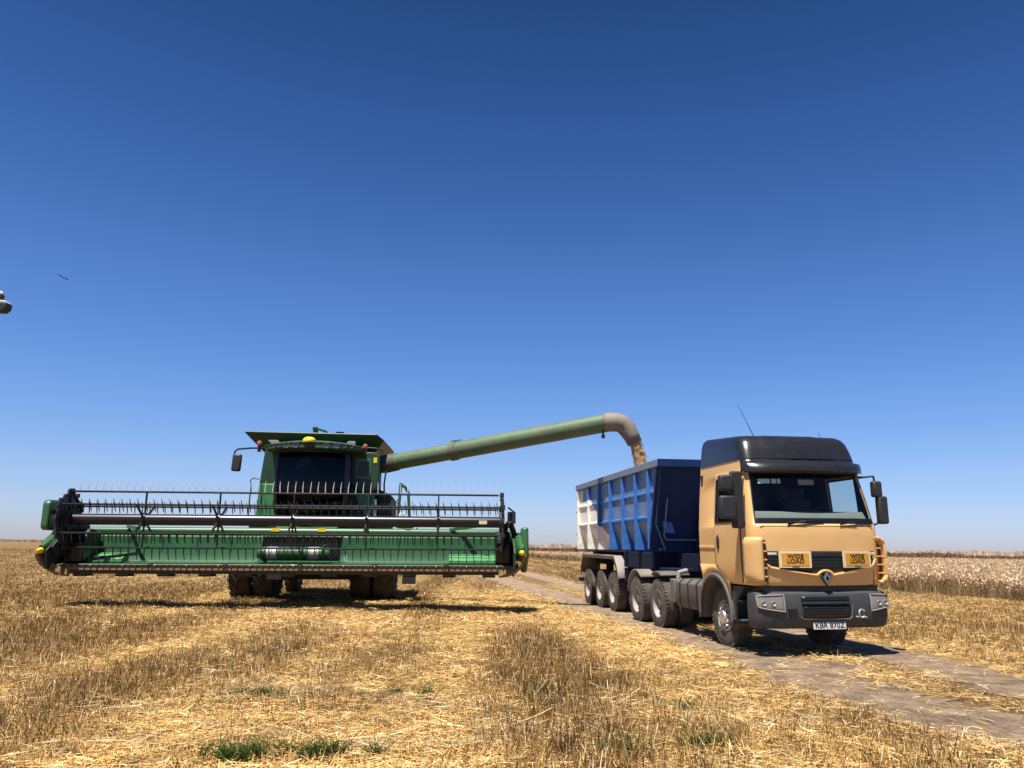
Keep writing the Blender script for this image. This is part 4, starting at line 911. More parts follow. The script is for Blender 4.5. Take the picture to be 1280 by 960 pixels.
# draper belts: thin deck sheets with cleats (green toned with chaff) and front lip
mb = MB(); mb.prism([(-.02, 1.075), (.03, 1.09), (.03, .95), (-.04, .955)], HX0, HX1, 'x'); mb.build('cutterbar', brownlip, header)
mb = MB(); mb.prism([(-.03, .952), (1.3, 1.10), (1.3, .98), (.9, .93), (.0, .865)], HX0, HX1, 'x'); mb.build('header_underside', black, header)
mb = MB()
for k in range(11):
    x = HX0+.6+(HX1-HX0-1.2)*k/10; mb.prism([(-.03, .86), (.35, .86), (.5, .80), (.05, .80)], x-.16, x+.16, 'x')
mb.build('skid_shoe', black, header, bevel=.01)
guardm = mat('guard_brown', (.035, .028, .02), .7, dust=.2); x = HX0+.1; k = 0
while x < HX1:
    mb = MB(); mb.add([(x-.020, -.022, 1.03), (x+.020, -.022, 1.03), (x+.020, -.022, 1.072), (x-.020, -.022, 1.072), (x, -.15, 1.04)], [(0, 1, 2, 3), (0, 4, 1), (1, 4, 2), (2, 4, 3), (3, 4, 0)]); mb.build('knife_guard', guardm, header, smooth=0)
    if k % 5 == 0: MB().lathe([(0, .016), (-.012, .014), (-.013, .0005)], (x, -.045, 1.075), 'y', 8).build('guard_bolt', white, header)
    x += .1524; k += 1
mb = MB(); mb.box(HX0+.1, HX1-.1, -.055, .0, 1.076, 1.086)
x = HX0+.1
while x < HX1: mb.box(x-.012, x+.012, -.045, -.035, .96, 1.05); x += .3048
mb.build('knife', mat('knife_grey', (.12, .11, .10), .6, .3), header)
# green side decks by the end sheets
for x0, x1 in ((-5.3, -4.2), (4.0, 5.2)): MB().prism([(.55, 1.13), (1.0, 1.15), (1.0, 1.36), (.55, 1.22)], x0, x1, 'x').build('transition_pan', mat('light_green', (.06, .33, .11), .4, dust=.2), header, bevel=.01)
# centre auger drum
mb = MB(); mb.lathe([(-.86, .05), (-.86, .13), (-.80, .155), (-.70, .16), (.78, .16), (.88, .155), (.95, .13), (.95, .05)], (0, .62, 1.37), 'x', 28); drum = mb.build('auger_drum', greenpan, header, smooth=40)
mb = MB()
for x0, x1 in ((-.62, -.36), (.42, .68)): MB().lathe([(x0, .162), (x1, .162)], (0, .62, 1.37), 'x', 28).build('worn_band', mat('worn_metal', (.5, .5, .48), .5, .6, dust=.15), drum)
mb = MB()
for sgn, x0, x1 in ((1, -.86, -.55), (-1, .65, .95)):
    n_ = 26
    P = []
    for i in range(n_+1):
        a = sgn*2*math.pi*1.2*i/n_; x = x0+(x1-x0)*i/n_
        P += [(x, .62+.155*math.cos(a), 1.37+.155*math.sin(a)), (x, .62+.24*math.cos(a), 1.37+.24*math.sin(a))]
    mb.add(P, [(2*i, 2*i+1, 2*i+3, 2*i+2) for i in range(n_)])
mb.build('auger_flight', green, drum, solid=.006)
# reel
RYC, RZC, RR_ = -.02, 2.17, .68
mb = MB(); mb.tube([(-5.30, RYC, RZC), (5.30, RYC, RZC)], .135, 24); mb.build('reel_tube', reelblack, header)
MB().box(4.75, 4.95, RYC-.150, RYC-.12, RZC-.05, RZC+.04).build('reel_sticker', cream, header)
tineshaded = mat('tine_shaded', (.03, .028, .028), .4, .3)  # dark copy of the same tines, shade of the lower rows painted in
spx = [-3.52, -1.72, .10, 1.93, 3.72]
for k in range(6):
    a = R(90+60*k); c = Vector((0, RYC+RR_*math.cos(a), RZC+RR_*math.sin(a)))
    mb = MB(); mb.tube([(-5.25, c.y, c.z), (5.25, c.y, c.z)], .025, 8); bt = mb.build('reel_bat', reelblack, header)
    rad = Vector((0, math.cos(a), math.sin(a))); sa = math.sin(a); x = -5.15; n_t = 0; rest = MB()
    tm = bare if k == 0 else tineshaded
    while x < 5.2:
        b = c+Vector((x, 0, 0)); j = rnd.gauss(0, .012)
        own = k == 0 or (k == 3 and n_t < 44); mt = MB() if own else rest
        if sa > .9: mt.tube([b, b+rad*.14+Vector((j*.4, 0, 0)), b+rad*.30+Vector((j+.01, .02, 0))], [.015, .012, .005], 4)
        elif sa > 0: mt.tube([b+Vector((-.03, rad.y*.05, .13)), b+Vector((0, rad.y*.03, 0)), b+Vector((.02, .02, -.17))], [.007, .017, .011], 4)
        else: mt.tube([b, b+Vector((j*.4, .02, -.14)), b+Vector((j+.01, .05, -.30 if sa < -.9 else -.24))], [.019, .016, .008], 4)
        if own: mt.build('tine', tm, header, smooth=0)
        x += .188; n_t += 1
    if rest.v: rt_ = rest.build('reel_tines', tm, header, smooth=0); rt_['kind'] = 'stuff'
for x in spx:
    mb = MB()
    for k in range(6):
        a = R(90+60*k); mb.bar((x, RYC, RZC), (x, RYC+RR_*math.cos(a), RZC+RR_*math.sin(a)), .035, .05)
    mb.lathe([(-.04, .17), (.04, .17)], (x, RYC, RZC), 'x', 16, True); mb.build('reel_spider', reelblack, header)
for s, xe in ((-1, -5.33), (1, 5.33)):
    mb = MB()
    for k in range(6):
        a = R(90+60*k); b = R(90+60*(k+1)); P = lambda t, r: (xe, RYC+r*math.cos(t), RZC+r*math.sin(t))
        mb.bar(P(a, .05), P(a, .72), .03, .11); mb.bar(P(a, .68), P(b, .68), .03, .06); mb.bar(P(a, .42), P(b, .42), .03, .05)
        mb.box(xe-.05, xe+.05, P(a, .68)[1]-.06, P(a, .68)[1]+.06, P(a, .68)[2]-.05, P(a, .68)[2]+.07)
    mb.lathe([(-.06, .26), (.06, .26)], (xe, RYC, RZC), 'x', 20, True)
    for k in range(18):
        a = R(20*k); r = .62+.06*(k % 2); mb.box(xe-.03, xe+.03, RYC+r*math.cos(a)-.05, RYC+r*math.cos(a)+.05, RZC+r*math.sin(a)-.05, RZC+r*math.sin(a)+.05)
    mb.build('reel_end_plate', black, header, bevel=.008)
    mb = MB(); mb.lathe([(-.012, .03), (-.012, .64), (.012, .66), (.012, .03)], (xe+s*.02, RYC, RZC), 'x', 24); mb.build('reel_end_disc', deepblack, header)
    mb = MB(); mb.prism([(-.5, 1.5), (-.2, 1.3), (.9, 1.25), (1.2, 1.6), (1.2, 2.0), (.4, 2.15)], xe+s*.08, xe+s*.11, 'x'); mb.build('reel_arm_cover', black, header)
    # arm, drive
    mb = MB(); xa = xe+s*.14
    mb.bar((xa, 1.4, 2.0), (xa, -.35, 2.12), .07, .16); mb.bar((xa, .9, 1.4), (xa, .2, 2.05), .06, .07); mb.build('reel_arm', black, header, bevel=.01)
for s in (-1, 1):
    x0_, x1_ = (-5.52, -5.02) if s < 0 else (5.2, 5.58)
    MB().prism([(.25, 1.12), (1.1, 1.26), (1.15, 1.9), (.6, 1.96), (.2, 1.6)], x0_, x1_, 'x').build('end_drive_cover', deepblack, header, bevel=.03)
# rear drive arms seen slanting behind the reel
for p, q in (((-4.45, 1.35, 2.03), (-3.9, .7, 1.98)), ((4.0, 1.4, 2.0), (4.9, .7, 2.12)), ((-3.9, .9, 1.35), (-4.9, .35, 1.2))): MB().bar(p, q, .06, .08).build('header_brace', green if p[2] > 1.5 else black, header)
# end sheets, guards, crop dividers
def divider(s):
    xi = -5.56 if s < 0 else 5.62
    mb = MB(); mb.prism([(-.45, 1.42), (.1, 1.75), (1.4, 1.95), (1.45, 1.0), (.2, .82), (-.35, 1.0)], xi, xi+s*.05, 'x'); mb.build('end_sheet', black if s < 0 else greendark, header, bevel=.01)
    # nose cone: loft of rounded sections from wide rear to pointed tip
    secs = [(1.3, .16, .36, 1.56), (.7, .17, .38, 1.56), (.2, .16, .34, 1.52), (-.15, .12, .24, 1.46), (-.42, .06, .11, 1.42)]
    cxs = xi+s*(.16 if s < 0 else .20); n = 16; vs = []
    for (y, hw, hh, zc) in secs:
        for k in range(n):
            a = 2*math.pi*k/n; ca, sa = math.cos(a), math.sin(a); vs.append((cxs+hw*math.copysign(abs(ca)**.7, ca), y, zc+hh*math.copysign(abs(sa)**.7, sa)))
    fs = [(i*n+k, i*n+(k+1) % n, (i+1)*n+(k+1) % n, (i+1)*n+k) for i in range(len(secs)-1) for k in range(n)]+[tuple(range(n))]
    MB().add(vs, fs).build('crop_divider', green, header, smooth=50)
    MB().lathe([(-.41, .075), (-.50, .06), (-.56, .035), (-.57, .0005)], (cxs, 0, 1.415), 'y', 14).build('divider_tip', yellow, header)
    # dusty brown shoe under the divider
    P = [(cxs+s*.06, -.40, 1.38), (cxs+s*.02, -.32, 1.20), (cxs-s*.12, -.18, 1.03), (cxs-s*.32, -.06, .93), (cxs-s*.55, .0, .90)]; mb = MB()
    for p, q in zip(P, P[1:]): mb.bar(p, q, .20, .09, (s, 0, 0))
    mb.build('divider_shoe', brownlip, header, bevel=.015)
divider(-1); divider(1)
# left drive guard: tall rounded green box; right: tall leaf-shaped shield
mb = MB(); mb.prism([(.0, 1.96), (.10, 1.90), (.50, 1.90), (.60, 1.98), (.60, 2.55), (.50, 2.66), (.08, 2.64), (.0, 2.56)], -6.02, -5.82, 'x'); mb.build('drive_guard', green, header, bevel=.05)
mb = MB(); mb.bar((-5.85, .3, 2.35), (-5.35, .1, 2.35), .10, .10); mb.bar((-5.7, .3, 2.0), (-5.6, .2, 2.6), .08, .08); mb.build('drive_bracket', black, header)
mb = MB(); mb.prism([(-.2, 2.05), (.5, 2.05), (.75, 1.6), (.7, .98), (.2, .92), (-.3, 1.3)], 5.84, 6.0, 'x'); mb.build('side_shield', green, header, bevel=.05)
mb = MB(); mb.bar((5.55, .2, 2.2), (5.75, .5, 1.7), .10, .12); mb.tube([(5.5, .1, 2.55), (5.66, .3, 2.45), (5.62, .4, 2.0)], .025, 8); mb.box(5.5, 5.7, .2, .45, 2.15, 2.45); mb.build('hydraulic_drive', black, header, bevel=.01)
# feeder house and belly
mb = MB(); mb.add([(x, y, z) for (y, z) in ((1.35, .98), (1.35, 1.75), (3.3, .95), (3.3, 2.35)) for x in (-.85, .85)], [(0, 1, 3, 2), (0, 4, 5, 1), (2, 3, 7, 6), (0, 2, 6, 4), (1, 5, 7, 3), (4, 6, 7, 5)]); mb.build('feeder_house', greendark, comb, bevel=.02)
MB().box(-1.35, 1.35, 1.42, 2.5, .92, 1.75).build('feeder_shadow_frame', greendark, comb, bevel=.03)  # tilt frame, added to widen and darken the shadow under the combine
# body
mb = MB(); mb.box(-1.55, 1.40, 3.45, 8.6, 1.15, 3.3); mb.build('body', greendark, comb, bevel=.03)
for s in (-1, 1):
    xo = s*1.62 if s < 0 else 1.55
    mb = MB(); mb.prism([(3.5, 1.9), (3.5, 3.35), (8.3, 3.35), (9.1, 2.8), (9.1, 1.6), (6.5, 1.5)], xo, xo-s*.12, 'x'); mb.build('side_panel', green, comb, bevel=.03)
MB().prism([(8.4, 3.3), (9.3, 2.7), (9.5, 1.3), (8.4, 1.0)], -1.2, 1.1, 'x').build('rear_hood', green, comb, bevel=.04)
mb = MB(); mb.box(-1.25, 1.25, 3.2, 5.2, .62, 1.2); mb.tube([(-1.9, 4.3, .93), (1.9, 4.3, .93)], .16, 12); mb.box(-.8, .8, 5.2, 8.4, .95, 1.3); mb.build('axle_housing', black, comb)
# grain tank and flared extension
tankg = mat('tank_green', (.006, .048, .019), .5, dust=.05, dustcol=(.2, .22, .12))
litgreen = mat('panel_green_lit', (.028, .23, .06), .4, dust=.15, dustcol=(.3, .36, .18))  # brighter copy of the green, sunlit look painted into the lower panels
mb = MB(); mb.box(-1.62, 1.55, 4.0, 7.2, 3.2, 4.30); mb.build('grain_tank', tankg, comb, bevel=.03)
mb = MB()
low = [(-1.62, 4.0, 4.28), (1.55, 4.0, 4.28), (1.55, 7.2, 4.28), (-1.62, 7.2, 4.28)]
hi = [(-2.14, 3.30, 4.87), (1.74, 3.30, 4.83), (1.93, 3.62, 4.70), (1.93, 7.4, 4.80), (-2.14, 7.4, 4.88)]
hi2 = [(-2.42, 3.30, 4.975), (1.92, 3.30, 4.965), (2.14, 3.65, 4.80), (2.16, 7.6, 4.9), (-2.42, 7.6, 4.93)]
lo2 = [(-1.62, 4.0, 4.28), (1.40, 4.0, 4.28), (1.55, 4.15, 4.28), (1.55, 7.2, 4.28), (-1.62, 7.2, 4.28)]
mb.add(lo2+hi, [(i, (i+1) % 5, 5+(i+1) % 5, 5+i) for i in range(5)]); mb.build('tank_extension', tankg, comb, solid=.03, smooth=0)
mb = MB(); mb.bar((-.12, 3.9, 4.7), (-.18, 3.8, 5.10), .15, .06); mb.bar((-.18, 3.8, 5.06), (.15, 3.9, 4.98), .10, .05); mb.bar((.15, 3.9, 4.98), (.20, 3.9, 4.7), .07, .05); mb.build('fill_auger', green, comb)
mb = MB(); mb.lathe([(0, .05), (.12, .05), (.12, .13), (.17, .13), (.18, .0005)], (.62, 3.5, 4.74), 'z', 14); mb.build('tank_sensor', deepblack, comb)
# cab
CX = 0.02
cabm = mat('cab_pillar', (.012, .016, .016), .4)
def cr(z, hw, yf, yr=3.95):
    p = [(-hw, yr), (-hw, yf+.55)]
    for t in (-1, -.75, -.5, -.25, 0, .25, .5, .75, 1): p.append((hw*t*.97, yf+.30*t*t))
    p += [(hw, yf+.55), (hw, yr)]; return [(x+CX, y, z) for x, y in p]
cz_ = [(2.35, .93, 2.35), (2.6, .98, 2.25), (3.3, 1.02, 2.22), (4.0, 1.0, 2.30), (4.22, .98, 2.36)]
rg = [cr(*c) for c in cz_]; n = len(rg[0]); mb = MB()
mb.add(sum(rg, []), [(j*n+i, j*n+i+1, (j+1)*n+i+1, (j+1)*n+i) for j in range(len(rg)-1) for i in range(n-1)])
mb.build('cab_glass', glassdark, comb, smooth=50)
mb = MB()
for i in (1, 2, 10, 11): mb.tube([r[i] for r in rg], .055, 8)
for r in (rg[0], rg[-1]): mb.tube(r, .05, 8)
mb.build('cab_frame', cabm, comb)
MB().box(CX-1.0, CX+1.0, 3.9, 3.98, 2.3, 4.3).build('cab_rear_wall', interior, comb)
MB().prism([(2.45, 2.36), (3.95, 2.36), (3.95, 2.28), (2.45, 2.28)], CX-.95, CX+.95, 'x').build('cab_floor', interior, comb)
mb = MB(); mb.box(-.28, .28, 3.2, 3.7, 2.75, 2.92); mb.box(-.26, .26, 3.6, 3.75, 2.9, 3.65); mb.box(-.15, .15, 3.62, 3.72, 3.66, 3.85); mb.build('seat', seatm, comb, bevel=.05)
mb = MB(); mb.tube([(0, 2.75, 2.4), (0, 2.85, 3.0)], .05, 8); mb.tube([(.19*math.cos(a), 2.88+.06*math.sin(a), 3.03+.15*math.sin(a)) for a in np.linspace(0, 2*math.pi, 21)], .014, 6, caps=False); mb.build('steering_wheel', interior, comb)
mb = MB(); mb.box(.42, .78, 3.0, 3.5, 2.9, 3.05); mb.box(.5, .72, 2.9, 2.95, 3.1, 3.35); mb.build('console', interior, comb, bevel=.02)
mb = MB(); mb.prism([(-.40, 3.98), (-.06, 4.06), (-.04, 3.86), (-.38, 3.66), (-.46, 3.72)], 2.62, 2.64, 'y'); mb.build('sun_blind', mat('blind_tan', (.32, .27, .18), .7), comb)
MB().box(.22, .75, 2.60, 2.64, 3.98, 4.02).build('blind_edge', mat('blind_tan', (0, 0, 0)), comb)
mb = MB(); mb.box(-.93, .93, 2.45, 3.2, 1.95, 2.32); mb.build('cab_base', deepblack, comb, bevel=.03)
# cab roof with light row
mb = MB()
rfo = [(-1.42, 2.75), (-1.35, 2.35), (-1.0, 2.12), (-.5, 2.02), (0, 2.0), (.5, 2.02), (1.0, 2.12), (1.35, 2.35), (1.42, 2.75), (1.30, 4.1), (-1.30, 4.1)]
zt = lambda x: 4.43-.10*(x/1.4)**2
A = [(x+CX+.05, y, 4.25-.02*(x/1.4)**2) for x, y in rfo]; B = [(x+CX+.05, y, zt(x)-.02) for x, y in rfo]; Cc = [(x*.88+CX+.05, 2.9+(y-2.9)*.85, zt(x)+.05) for x, y in rfo]; n = len(rfo)
mb.add(A+B+Cc, [(i, (i+1) % n, n+(i+1) % n, n+i) for i in range(n)]+[(n+i, n+(i+1) % n, 2*n+(i+1) % n, 2*n+i) for i in range(n)]+[tuple(range(n)), tuple(range(2*n, 3*n))]); croof = mb.build('cab_roof', greendark, comb, bevel=.015)
mb = MB(); P = [Vector((x+CX+.05, y-.012, zt(x)-.01)) for x, y in rfo[1:8]]; mb.tube(P, .014, 6); mb.build('roof_trim', green, croof)
for x in (-1.02, -.88, -.68, -.42, .42, .70, .93, 1.10):
    y = np.interp(abs(x), [0, .5, 1.0, 1.35], [2.0, 2.02, 2.12, 2.35]); r = .045 if abs(x) > .8 else .07
    mb = MB(); mb.lathe([(0, r*1.25), (-.03, r*1.2), (-.03, r), (.0, r*.6), (.005, .0005)], (x+CX+.05, y-.012, 4.325), 'y', 14); mb.build('work_light', mat('light_glass', (.16, .16, .17), .15, .5), comb)
mb = MB(); mb.lathe([(.0, .17), (.05, .185), (.10, .17), (.15, .11), (.17, .0005)], (.0, 2.05, 4.40), 'z', 24); mb.build('receiver_dome', yellow, comb, smooth=60)
MB().box(-.13, .13, 1.96, 2.15, 4.25, 4.40).build('receiver_mount', black, comb, bevel=.01)
for s, x, in ((-1, -1.50), (1, 1.50)):
    mb = MB(); mb.lathe([(-.02, .055), (.0, .07), (.08, .07), (.12, .05), (.13, .0005)], (x+.01, 2.55, 4.37 if s < 0 else 4.32), 'z', 16); mb.build('beacon', amber, comb, smooth=50)
    MB().tube([(x+.01, 2.55, 4.18), (x+.01, 2.55, 4.38 if s < 0 else 4.33)], .05, 10).build('beacon_mount', deepblack, comb)
    mb = MB(); xx = x-s*.42
    mb.prism([(xx-.18, 4.52), (xx+.10, 4.52), (xx+.22, 4.36), (xx-.02, 4.36)] if s < 0 else [(xx-.16, 4.38), (xx+.14, 4.38), (xx+.14, 4.52), (xx-.06, 4.52)], 2.52, 2.62, 'y'); mb.build('roof_lamp_housing', mat('lamp_grey', (.28, .29, .28), .5, dust=.3), comb, bevel=.01)
# body front panels left and right of the cab
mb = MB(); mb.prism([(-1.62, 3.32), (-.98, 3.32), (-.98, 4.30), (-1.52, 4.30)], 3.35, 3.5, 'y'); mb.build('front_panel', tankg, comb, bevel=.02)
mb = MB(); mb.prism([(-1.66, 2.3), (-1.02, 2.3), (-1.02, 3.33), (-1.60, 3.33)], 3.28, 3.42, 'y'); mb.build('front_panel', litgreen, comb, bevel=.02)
mb = MB(); mb.prism([(1.02, 3.35), (1.28, 3.12), (1.70, 3.12), (1.86, 3.35), (1.86, 4.20), (1.70, 4.30), (1.02, 4.30)], 3.3, 3.5, 'y'); pn = mb.build('front_panel', tankg, comb, bevel=.03)
MB().box(1.16, 1.62, 3.285, 3.30, 3.50, 4.10).build('vent_frame', green, comb, bevel=.01)
MB().box(1.22, 1.56, 3.270, 3.286, 3.58, 4.02).build('vent', deepblack, comb)
MB().box(1.68, 1.78, 3.285, 3.30, 3.98, 4.14).build('yellow_decal', yellow, comb)
mb = MB(); mb.prism([(1.12, 3.10), (1.74, 3.10), (1.74, 2.2), (1.45, 2.2), (1.40, 2.6)], 3.28, 3.40, 'y'); mb.build('front_panel', litgreen, comb, bevel=.02)
mb = MB()
for z in (2.45, 2.7, 2.95): mb.box(1.46, 1.72, 3.265, 3.28, z-.008, z+.008)
mb.build('panel_grooves', greendark, comb)
mb = MB(); mb.prism([(1.75, 2.2), (2.22, 2.2), (2.22, 2.95), (2.10, 3.12), (1.75, 3.28)], 3.9, 5.6, 'y'); mb.build('side_cover', mat('cover_shaded', (.045, .035, .03), .7, dust=.3, dustcol=(.14, .1, .08)), comb, bevel=.06)  # side shielding in shadow, its shade put into the dark brown
MB().prism([(-1.75, 1.9), (2.3, 1.9), (2.3, 2.28), (-1.75, 2.28)], 3.0, 3.6, 'y').build('platform', deepblack, comb, bevel=.02)
# mirrors of the harvester
mb = MB(); mb.tube([(-1.30, 2.6, 4.30), (-1.72, 2.45, 4.27), (-2.02, 2.3, 4.22), (-2.10, 2.3, 4.14), (-2.10, 2.3, 4.0)], .025, 8); mb.build('mirror_arm', deepblack, comb)
MB().box(-2.34, -2.08, 2.2, 2.32, 3.48, 3.97, Matrix.Rotation(R(3), 4, 'Y')).build('mirror_head', mirrorback, comb, bevel=.05)
mb = MB(); mb.tube([(1.30, 2.6, 4.36), (1.85, 2.5, 4.32), (2.0, 2.5, 4.24), (2.0, 2.5, 4.1)], .022, 8); mb.build('mirror_arm', deepblack, comb)
# handrails and ladder
mb = MB(); mb.tube([(-1.72, 2.9, 3.0), (-1.76, 2.9, 3.40), (-1.68, 2.9, 3.46), (-1.45, 2.9, 3.42), (-1.42, 2.9, 3.0), (-1.42, 2.9, 2.3)], .02, 8); mb.tube([(-1.74, 2.9, 3.3), (-1.76, 2.9, 2.3)], .02, 8); mb.build('hand_rail', greendark, comb)
mb = MB(); mb.tube([(2.42, 3.6, 2.2), (2.48, 3.6, 3.35), (2.50, 3.6, 3.42)], .045, 8); mb.tube([(2.50, 3.6, 3.36), (2.62, 3.6, 3.30), (2.72, 3.6, 3.12), (2.78, 3.6, 2.2)], .045, 8); mb.build('hand_rail', green, comb)
mb = MB(); mb.tube([(2.02, 3.7, 2.2), (1.98, 3.7, 3.4), (2.02, 3.7, 3.8)], .025, 8); mb.tube([(2.0, 3.7, 2.9), (2.2, 3.7, 2.72), (2.42, 3.7, 2.95)], .014, 6); mb.tube([(1.1, 3.1, 2.3), (1.14, 3.1, 3.02), (1.2, 3.1, 3.08), (1.6, 3.1, 3.08), (1.66, 3.1, 3.0), (1.66, 3.1, 2.3)], .018, 8); mb.build('hand_rail', greendark, comb)
mb = MB(); mb.lathe([(0, .10), (-.06, .09), (-.07, .05), (-.075, .0005)], (2.55, 3.5, 2.45), 'y', 16); mb.build('head_lamp', white, comb)
MB().box(2.38, 2.85, 3.5, 4.6, 2.10, 2.2).build('side_platform', greendark, comb, bevel=.01)
mb = MB(); mb.bar((2.62, 3.6, 2.1), (2.66, 3.3, .66), .04, .07); mb.bar((3.0, 3.6, 2.1), (3.0, 3.3, .66), .04, .07)
for k in range(5): z = .72+.3*k; mb.box(2.64, 3.0, 3.28+.06*k, 3.44+.06*k, z, z+.03)
mb.box(2.64, 3.02, 3.2, 3.4, .50, .68); mb.build('ladder', black, comb)
# tyres with chevron lugs
def farm_wheel(r, w, rr, nl):
    e = empty('wheel')
    mb = MB(); mb.lathe([(-w*.42, rr), (-w*.5, rr+.08), (-w*.5, r-.22), (-w*.44, r-.07), (-w*.3, r-.03), (0, r-.02), (w*.3, r-.03), (w*.44, r-.07), (w*.5, r-.22), (w*.5, rr+.08), (w*.42, rr)], (0, 0, 0), 'x', 40)
    for k in range(nl):
        for s in (-1, 1):
            a0 = 2*math.pi*(k+(.5 if s > 0 else 0))/nl; P = []
            for t, (xx, da) in enumerate(((.02, .0), (.5, -.32))):
                for q in (-.028, .028):
                    for rrr in (r-.05 if t == 0 else r-.10, r+.025 if t == 0 else r-.03):
                        a = a0+da*1.0+q/r*1.2; P.append((s*xx*w, -rrr*math.sin(a), rrr*math.cos(a)))
            mb.add(P, [(0, 1, 3, 2), (4, 6, 7, 5), (0, 4, 5, 1), (2, 3, 7, 6), (0, 2, 6, 4), (1, 5, 7, 3)])
    mb.build('tyre', mat('tyre_dusty', (.03, .024, .02), .9, dust=.18, dustcol=(.20, .14, .10), bump=.2, bscale=30), e, smooth=30)
    mb = MB(); mb.lathe([(-w*.42, rr+.02), (-w*.38, rr-.03), (-w*.15, rr-.06), (-w*.10, .2), (-w*.2, .16), (-w*.2, .0005)], (0, 0, 0), 'x', 28); mb.lathe([(w*.42, rr+.02), (w*.38, rr-.03), (w*.15, rr-.06), (w*.10, .2), (w*.2, .16), (w*.2, .0005)], (0, 0, 0), 'x', 28); mb.build('rim', yellow, e)
    return e
fwh = farm_wheel(.98, .60, .46, 22)
fr_ = [(-2.06, 4.3), (-1.38, 4.3), (1.40, 4.3), (2.08, 4.3)]
for i, (x, y) in enumerate(fr_):
    o = fwh if i == 0 else copy_tree(fwh); o.parent = comb; o.location = (x, y, .955); o.rotation_euler = (i*.13, 0, 0)
rw = farm_wheel(.68, .42, .30, 18)
for i, x in enumerate((-1.35, 1.35)):
    o = rw if i == 0 else copy_tree(rw); o.parent = comb; o.location = (x, 7.9, .66)
# unloading pipe
A = Vector((-3.55, 24.40, 4.10)); B = Vector((2.64, 22.2, 5.075))
def on(t): return A+(B-A)*t
mb = MB(); mb.tube([W2L(on(.0)), W2L(on(.30))], [.245, .245], 28); mb.tube([W2L(on(.295)), W2L(on(1.0))], [.258, .262], 28)
pipe = mb.build('unloading_pipe', tubegreen, comb, smooth=40)
mb = MB(); mb.tube([W2L(on(.285)), W2L(on(.315))], [.285, .285], 28); mb.bar(W2L(on(.30)+Vector((-.1, 0, .29))), W2L(on(.30)+Vector((.22, 0, .34))), .05, .03); mb.build('pipe_collar', mat('collar_dull', (.10, .12, .07), .7, dust=.5, dustcol=(.22, .18, .13)), comb, smooth=40)
d = (B-A).normalized()
E0 = B
bend = [B, B+d*.12, B+d*.28+Vector((0, 0, -.03)), B+Vector((.46, -.03, -.02)), B+Vector((.60, -.05, -.17)), B+Vector((.71, -.06, -.36)), B+Vector((.81, -.06, -.56))]
mb = MB(); mb.tube([W2L(p) for p in bend], [.262, .262, .262, .258, .245, .22, .20], 24, caps=False); mb.build('spout', tubedust, comb, smooth=60, solid=.012)
mb = MB(); mb.tube([W2L(B+Vector((-.08, -.1, -.2))), W2L(B+Vector((-.08, -.12, -.36)))], .03, 8); mb.lathe([(-.05, .0005), (-.05, .05), (.05, .05), (.05, .0005)], W2L(B+Vector((-.08, -.12, -.40))), 'z', 12); mb.build('pipe_lamp', deepblack, comb)
P0 = W2L(A)
mb = MB(); mb.tube([P0+Vector((-.75, .25, -1.1)), P0+Vector((-.72, .2, -.5)), P0+Vector((-.6, .12, -.12)), P0+Vector((-.25, .04, -.05)), P0+Vector((.12, 0, .02)), ], [.30, .30, .29, .28, .27], 24); mb.build('pipe_elbow', mat('elbow_dark', (.022, .03, .028), .6, dust=.25), comb, smooth=60)

# falling grain
G0 = bend[-1]+Vector((-.03, 0, .08)); pts = [G0+Vector((.0, 0, 0)), G0+Vector((.08, 0, -.22)), G0+Vector((.15, 0, -.48)), G0+Vector((.21, 0, -.8)), G0+Vector((.25, 0, -1.3)), G0+Vector((.27, 0, -1.9)), G0+Vector((.27, 0, -2.6))]
mb = MB(); n = 18; vs = []
rs = [.16, .165, .17, .18, .20, .22, .25]
fine = []
for i in range(len(pts)-1):
    for t in np.linspace(0, 1, 6, endpoint=False): fine.append((pts[i].lerp(pts[i+1], t), rs[i]+(rs[i+1]-rs[i])*t))
for i, (p, r) in enumerate(fine):
    for k in range(n):
        a = 2*math.pi*k/n; rr_ = r*(1+.30*(float(vnoise(k*1.3 if k < n-1 else 0, i*.55, 1.2, 33))-.5)+.18*(rnd.random()-.5)); vs.append(p+Vector((math.cos(a)*rr_, math.sin(a)*rr_, 0)))
mb.add(vs, [(i*n+k, i*n+(k+1) % n, (i+1)*n+(k+1) % n, (i+1)*n+k) for i in range(len(fine)-1) for k in range(n)])
for i in range(260):
    t = rnd.random()**1.3; q = fine[int(t*(len(fine)-1))]; a = rnd.random()*6.28; r = q[1]*(.9+.35*rnd.random()); c = q[0]+Vector((math.cos(a)*r, math.sin(a)*r, rnd.random()*.1)); s = .012+.012*rnd.random()
    mb.add([c+Vector((s, 0, 0)), c+Vector((-s, 0, 0)), c+Vector((0, s, 0)), c+Vector((0, 0, s*2))], [(0, 1, 2), (0, 1, 3), (1, 2, 3), (2, 0, 3)])
gr = mb.build('falling_grain', grainm, None, smooth=60); tag(gr, 'rough brown stream of grain falling from the spout into the blue trailer', 'grain', kind='stuff')

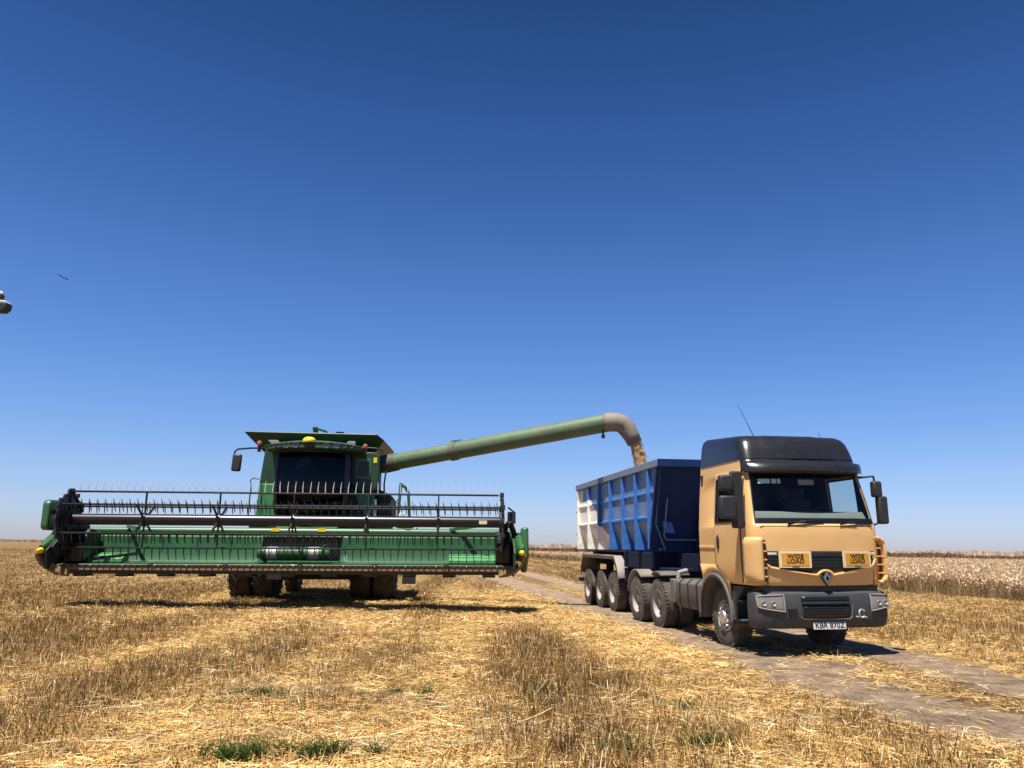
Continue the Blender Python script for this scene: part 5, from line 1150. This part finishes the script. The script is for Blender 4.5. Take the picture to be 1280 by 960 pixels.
# ================================================================== small things
# bird far off
bx = Vector((-35.4, 60, 21.8)); mb = MB(); wing = lambda s: [(s*.0, -.13, .02), (s*.45, -.12, .16), (s*.95, -.02, .05), (s*.92, .05, .05), (s*.45, .10, .15), (s*.0, .14, .02)]
for s in (-1, 1):
    a = wing(s); mb.add([Vector(p)+Vector((0, 0, .015)) for p in a]+[Vector(p)-Vector((0, 0, .015)) for p in a], [tuple(range(6)), tuple(range(11, 5, -1))]+[(i, (i+1) % 6, 6+(i+1) % 6, 6+i) for i in range(6)])
mb.tube([(0, -.38, 0), (0, -.28, .02), (0, -.1, .0), (0, .15, 0), (0, .4, .02)], [.01, .05, .09, .07, .03], 8)
b = mb.build('bird', mat('bird_dark', (.03, .025, .022), .8), None, smooth=50); b.location = bx; b.scale = (.55, .55, .55); b.rotation_euler = (R(15), R(24), R(15)); tag(b, 'dark bird gliding alone high in the blue sky', 'bird')
# lamp pair on a mast at the left edge of the view
LM = Vector((-8.06, 12, 0)); mast = empty('lamp_mast', LM); tag(mast, 'lamp heads with white tops poking in at the left edge of the sky', 'lamp')
mb = MB(); mb.tube([(-.35, 0, 0), (-.35, 0, 5.0), (-.30, 0, 5.2)], .035, 10); mb.bar((-.34, 0, 5.16), (.05, 0, 5.16), .05, .05); mb.tube([(.02, 0, 5.12), (.04, 0, 5.30)], .03, 8); mb.build('mast', darkgrey, mast)
mb = MB(); mb.prism([(-.06, 5.055), (.14, 5.05), (.205, 5.10), (.21, 5.20), (.0, 5.22), (-.08, 5.16)], -.08, .08, 'y'); hd = mb.build('lamp_head', black, mast, bevel=.02)
mb = MB(); mb.prism([(.0, 5.215), (.19, 5.20), (.17, 5.235), (.03, 5.245)], -.07, .07, 'y'); mb.build('lamp_cap', white, mast, bevel=.008)
mb = MB(); mb.lathe([(.0, .07), (.06, .07), (.07, .05)], (.03, 0, 5.27), 'z', 14, True); mb.build('lamp_body', charcoal, mast); mb = MB(); mb.lathe([(.0, .062), (.03, .06), (.055, .03), (.06, .0005)], (.03, 0, 5.342), 'z', 14); mb.build('lamp_top', white, mast)
# clods on the track
clod = mat('clod', (.12, .075, .045), .95, bump=.5, bscale=15, var=.3)
for i, (x, y, s, lb) in enumerate([(4.78, 11.0, .055, 'dark clod of earth on the straw between the two wheel ruts'), (1.2, 21.3, .09, 'large dark clod at the edge of the stubble left of the track'), (1.45, 20.9, .06, 'small clod right next to the large one beside the track')]):
    bm = bmesh.new(); bmesh.ops.create_icosphere(bm, subdivisions=3, radius=s)
    for v in bm.verts: v.co *= 1+.5*(float(vnoise(v.co.x*40+i*9, v.co.y*40+v.co.z*31, 1.3, 41))-.5); v.co.z *= .6
    me = bpy.data.meshes.new('clod'); bm.to_mesh(me); bm.free(); me.materials.append(clod); me.polygons.foreach_set('use_smooth', [True]*len(me.polygons))
    o = bpy.data.objects.new('clod', me); COL.objects.link(o); o.location = (x, y, s*.35); tag(o, lb, 'clod', 'clods of earth by the track')
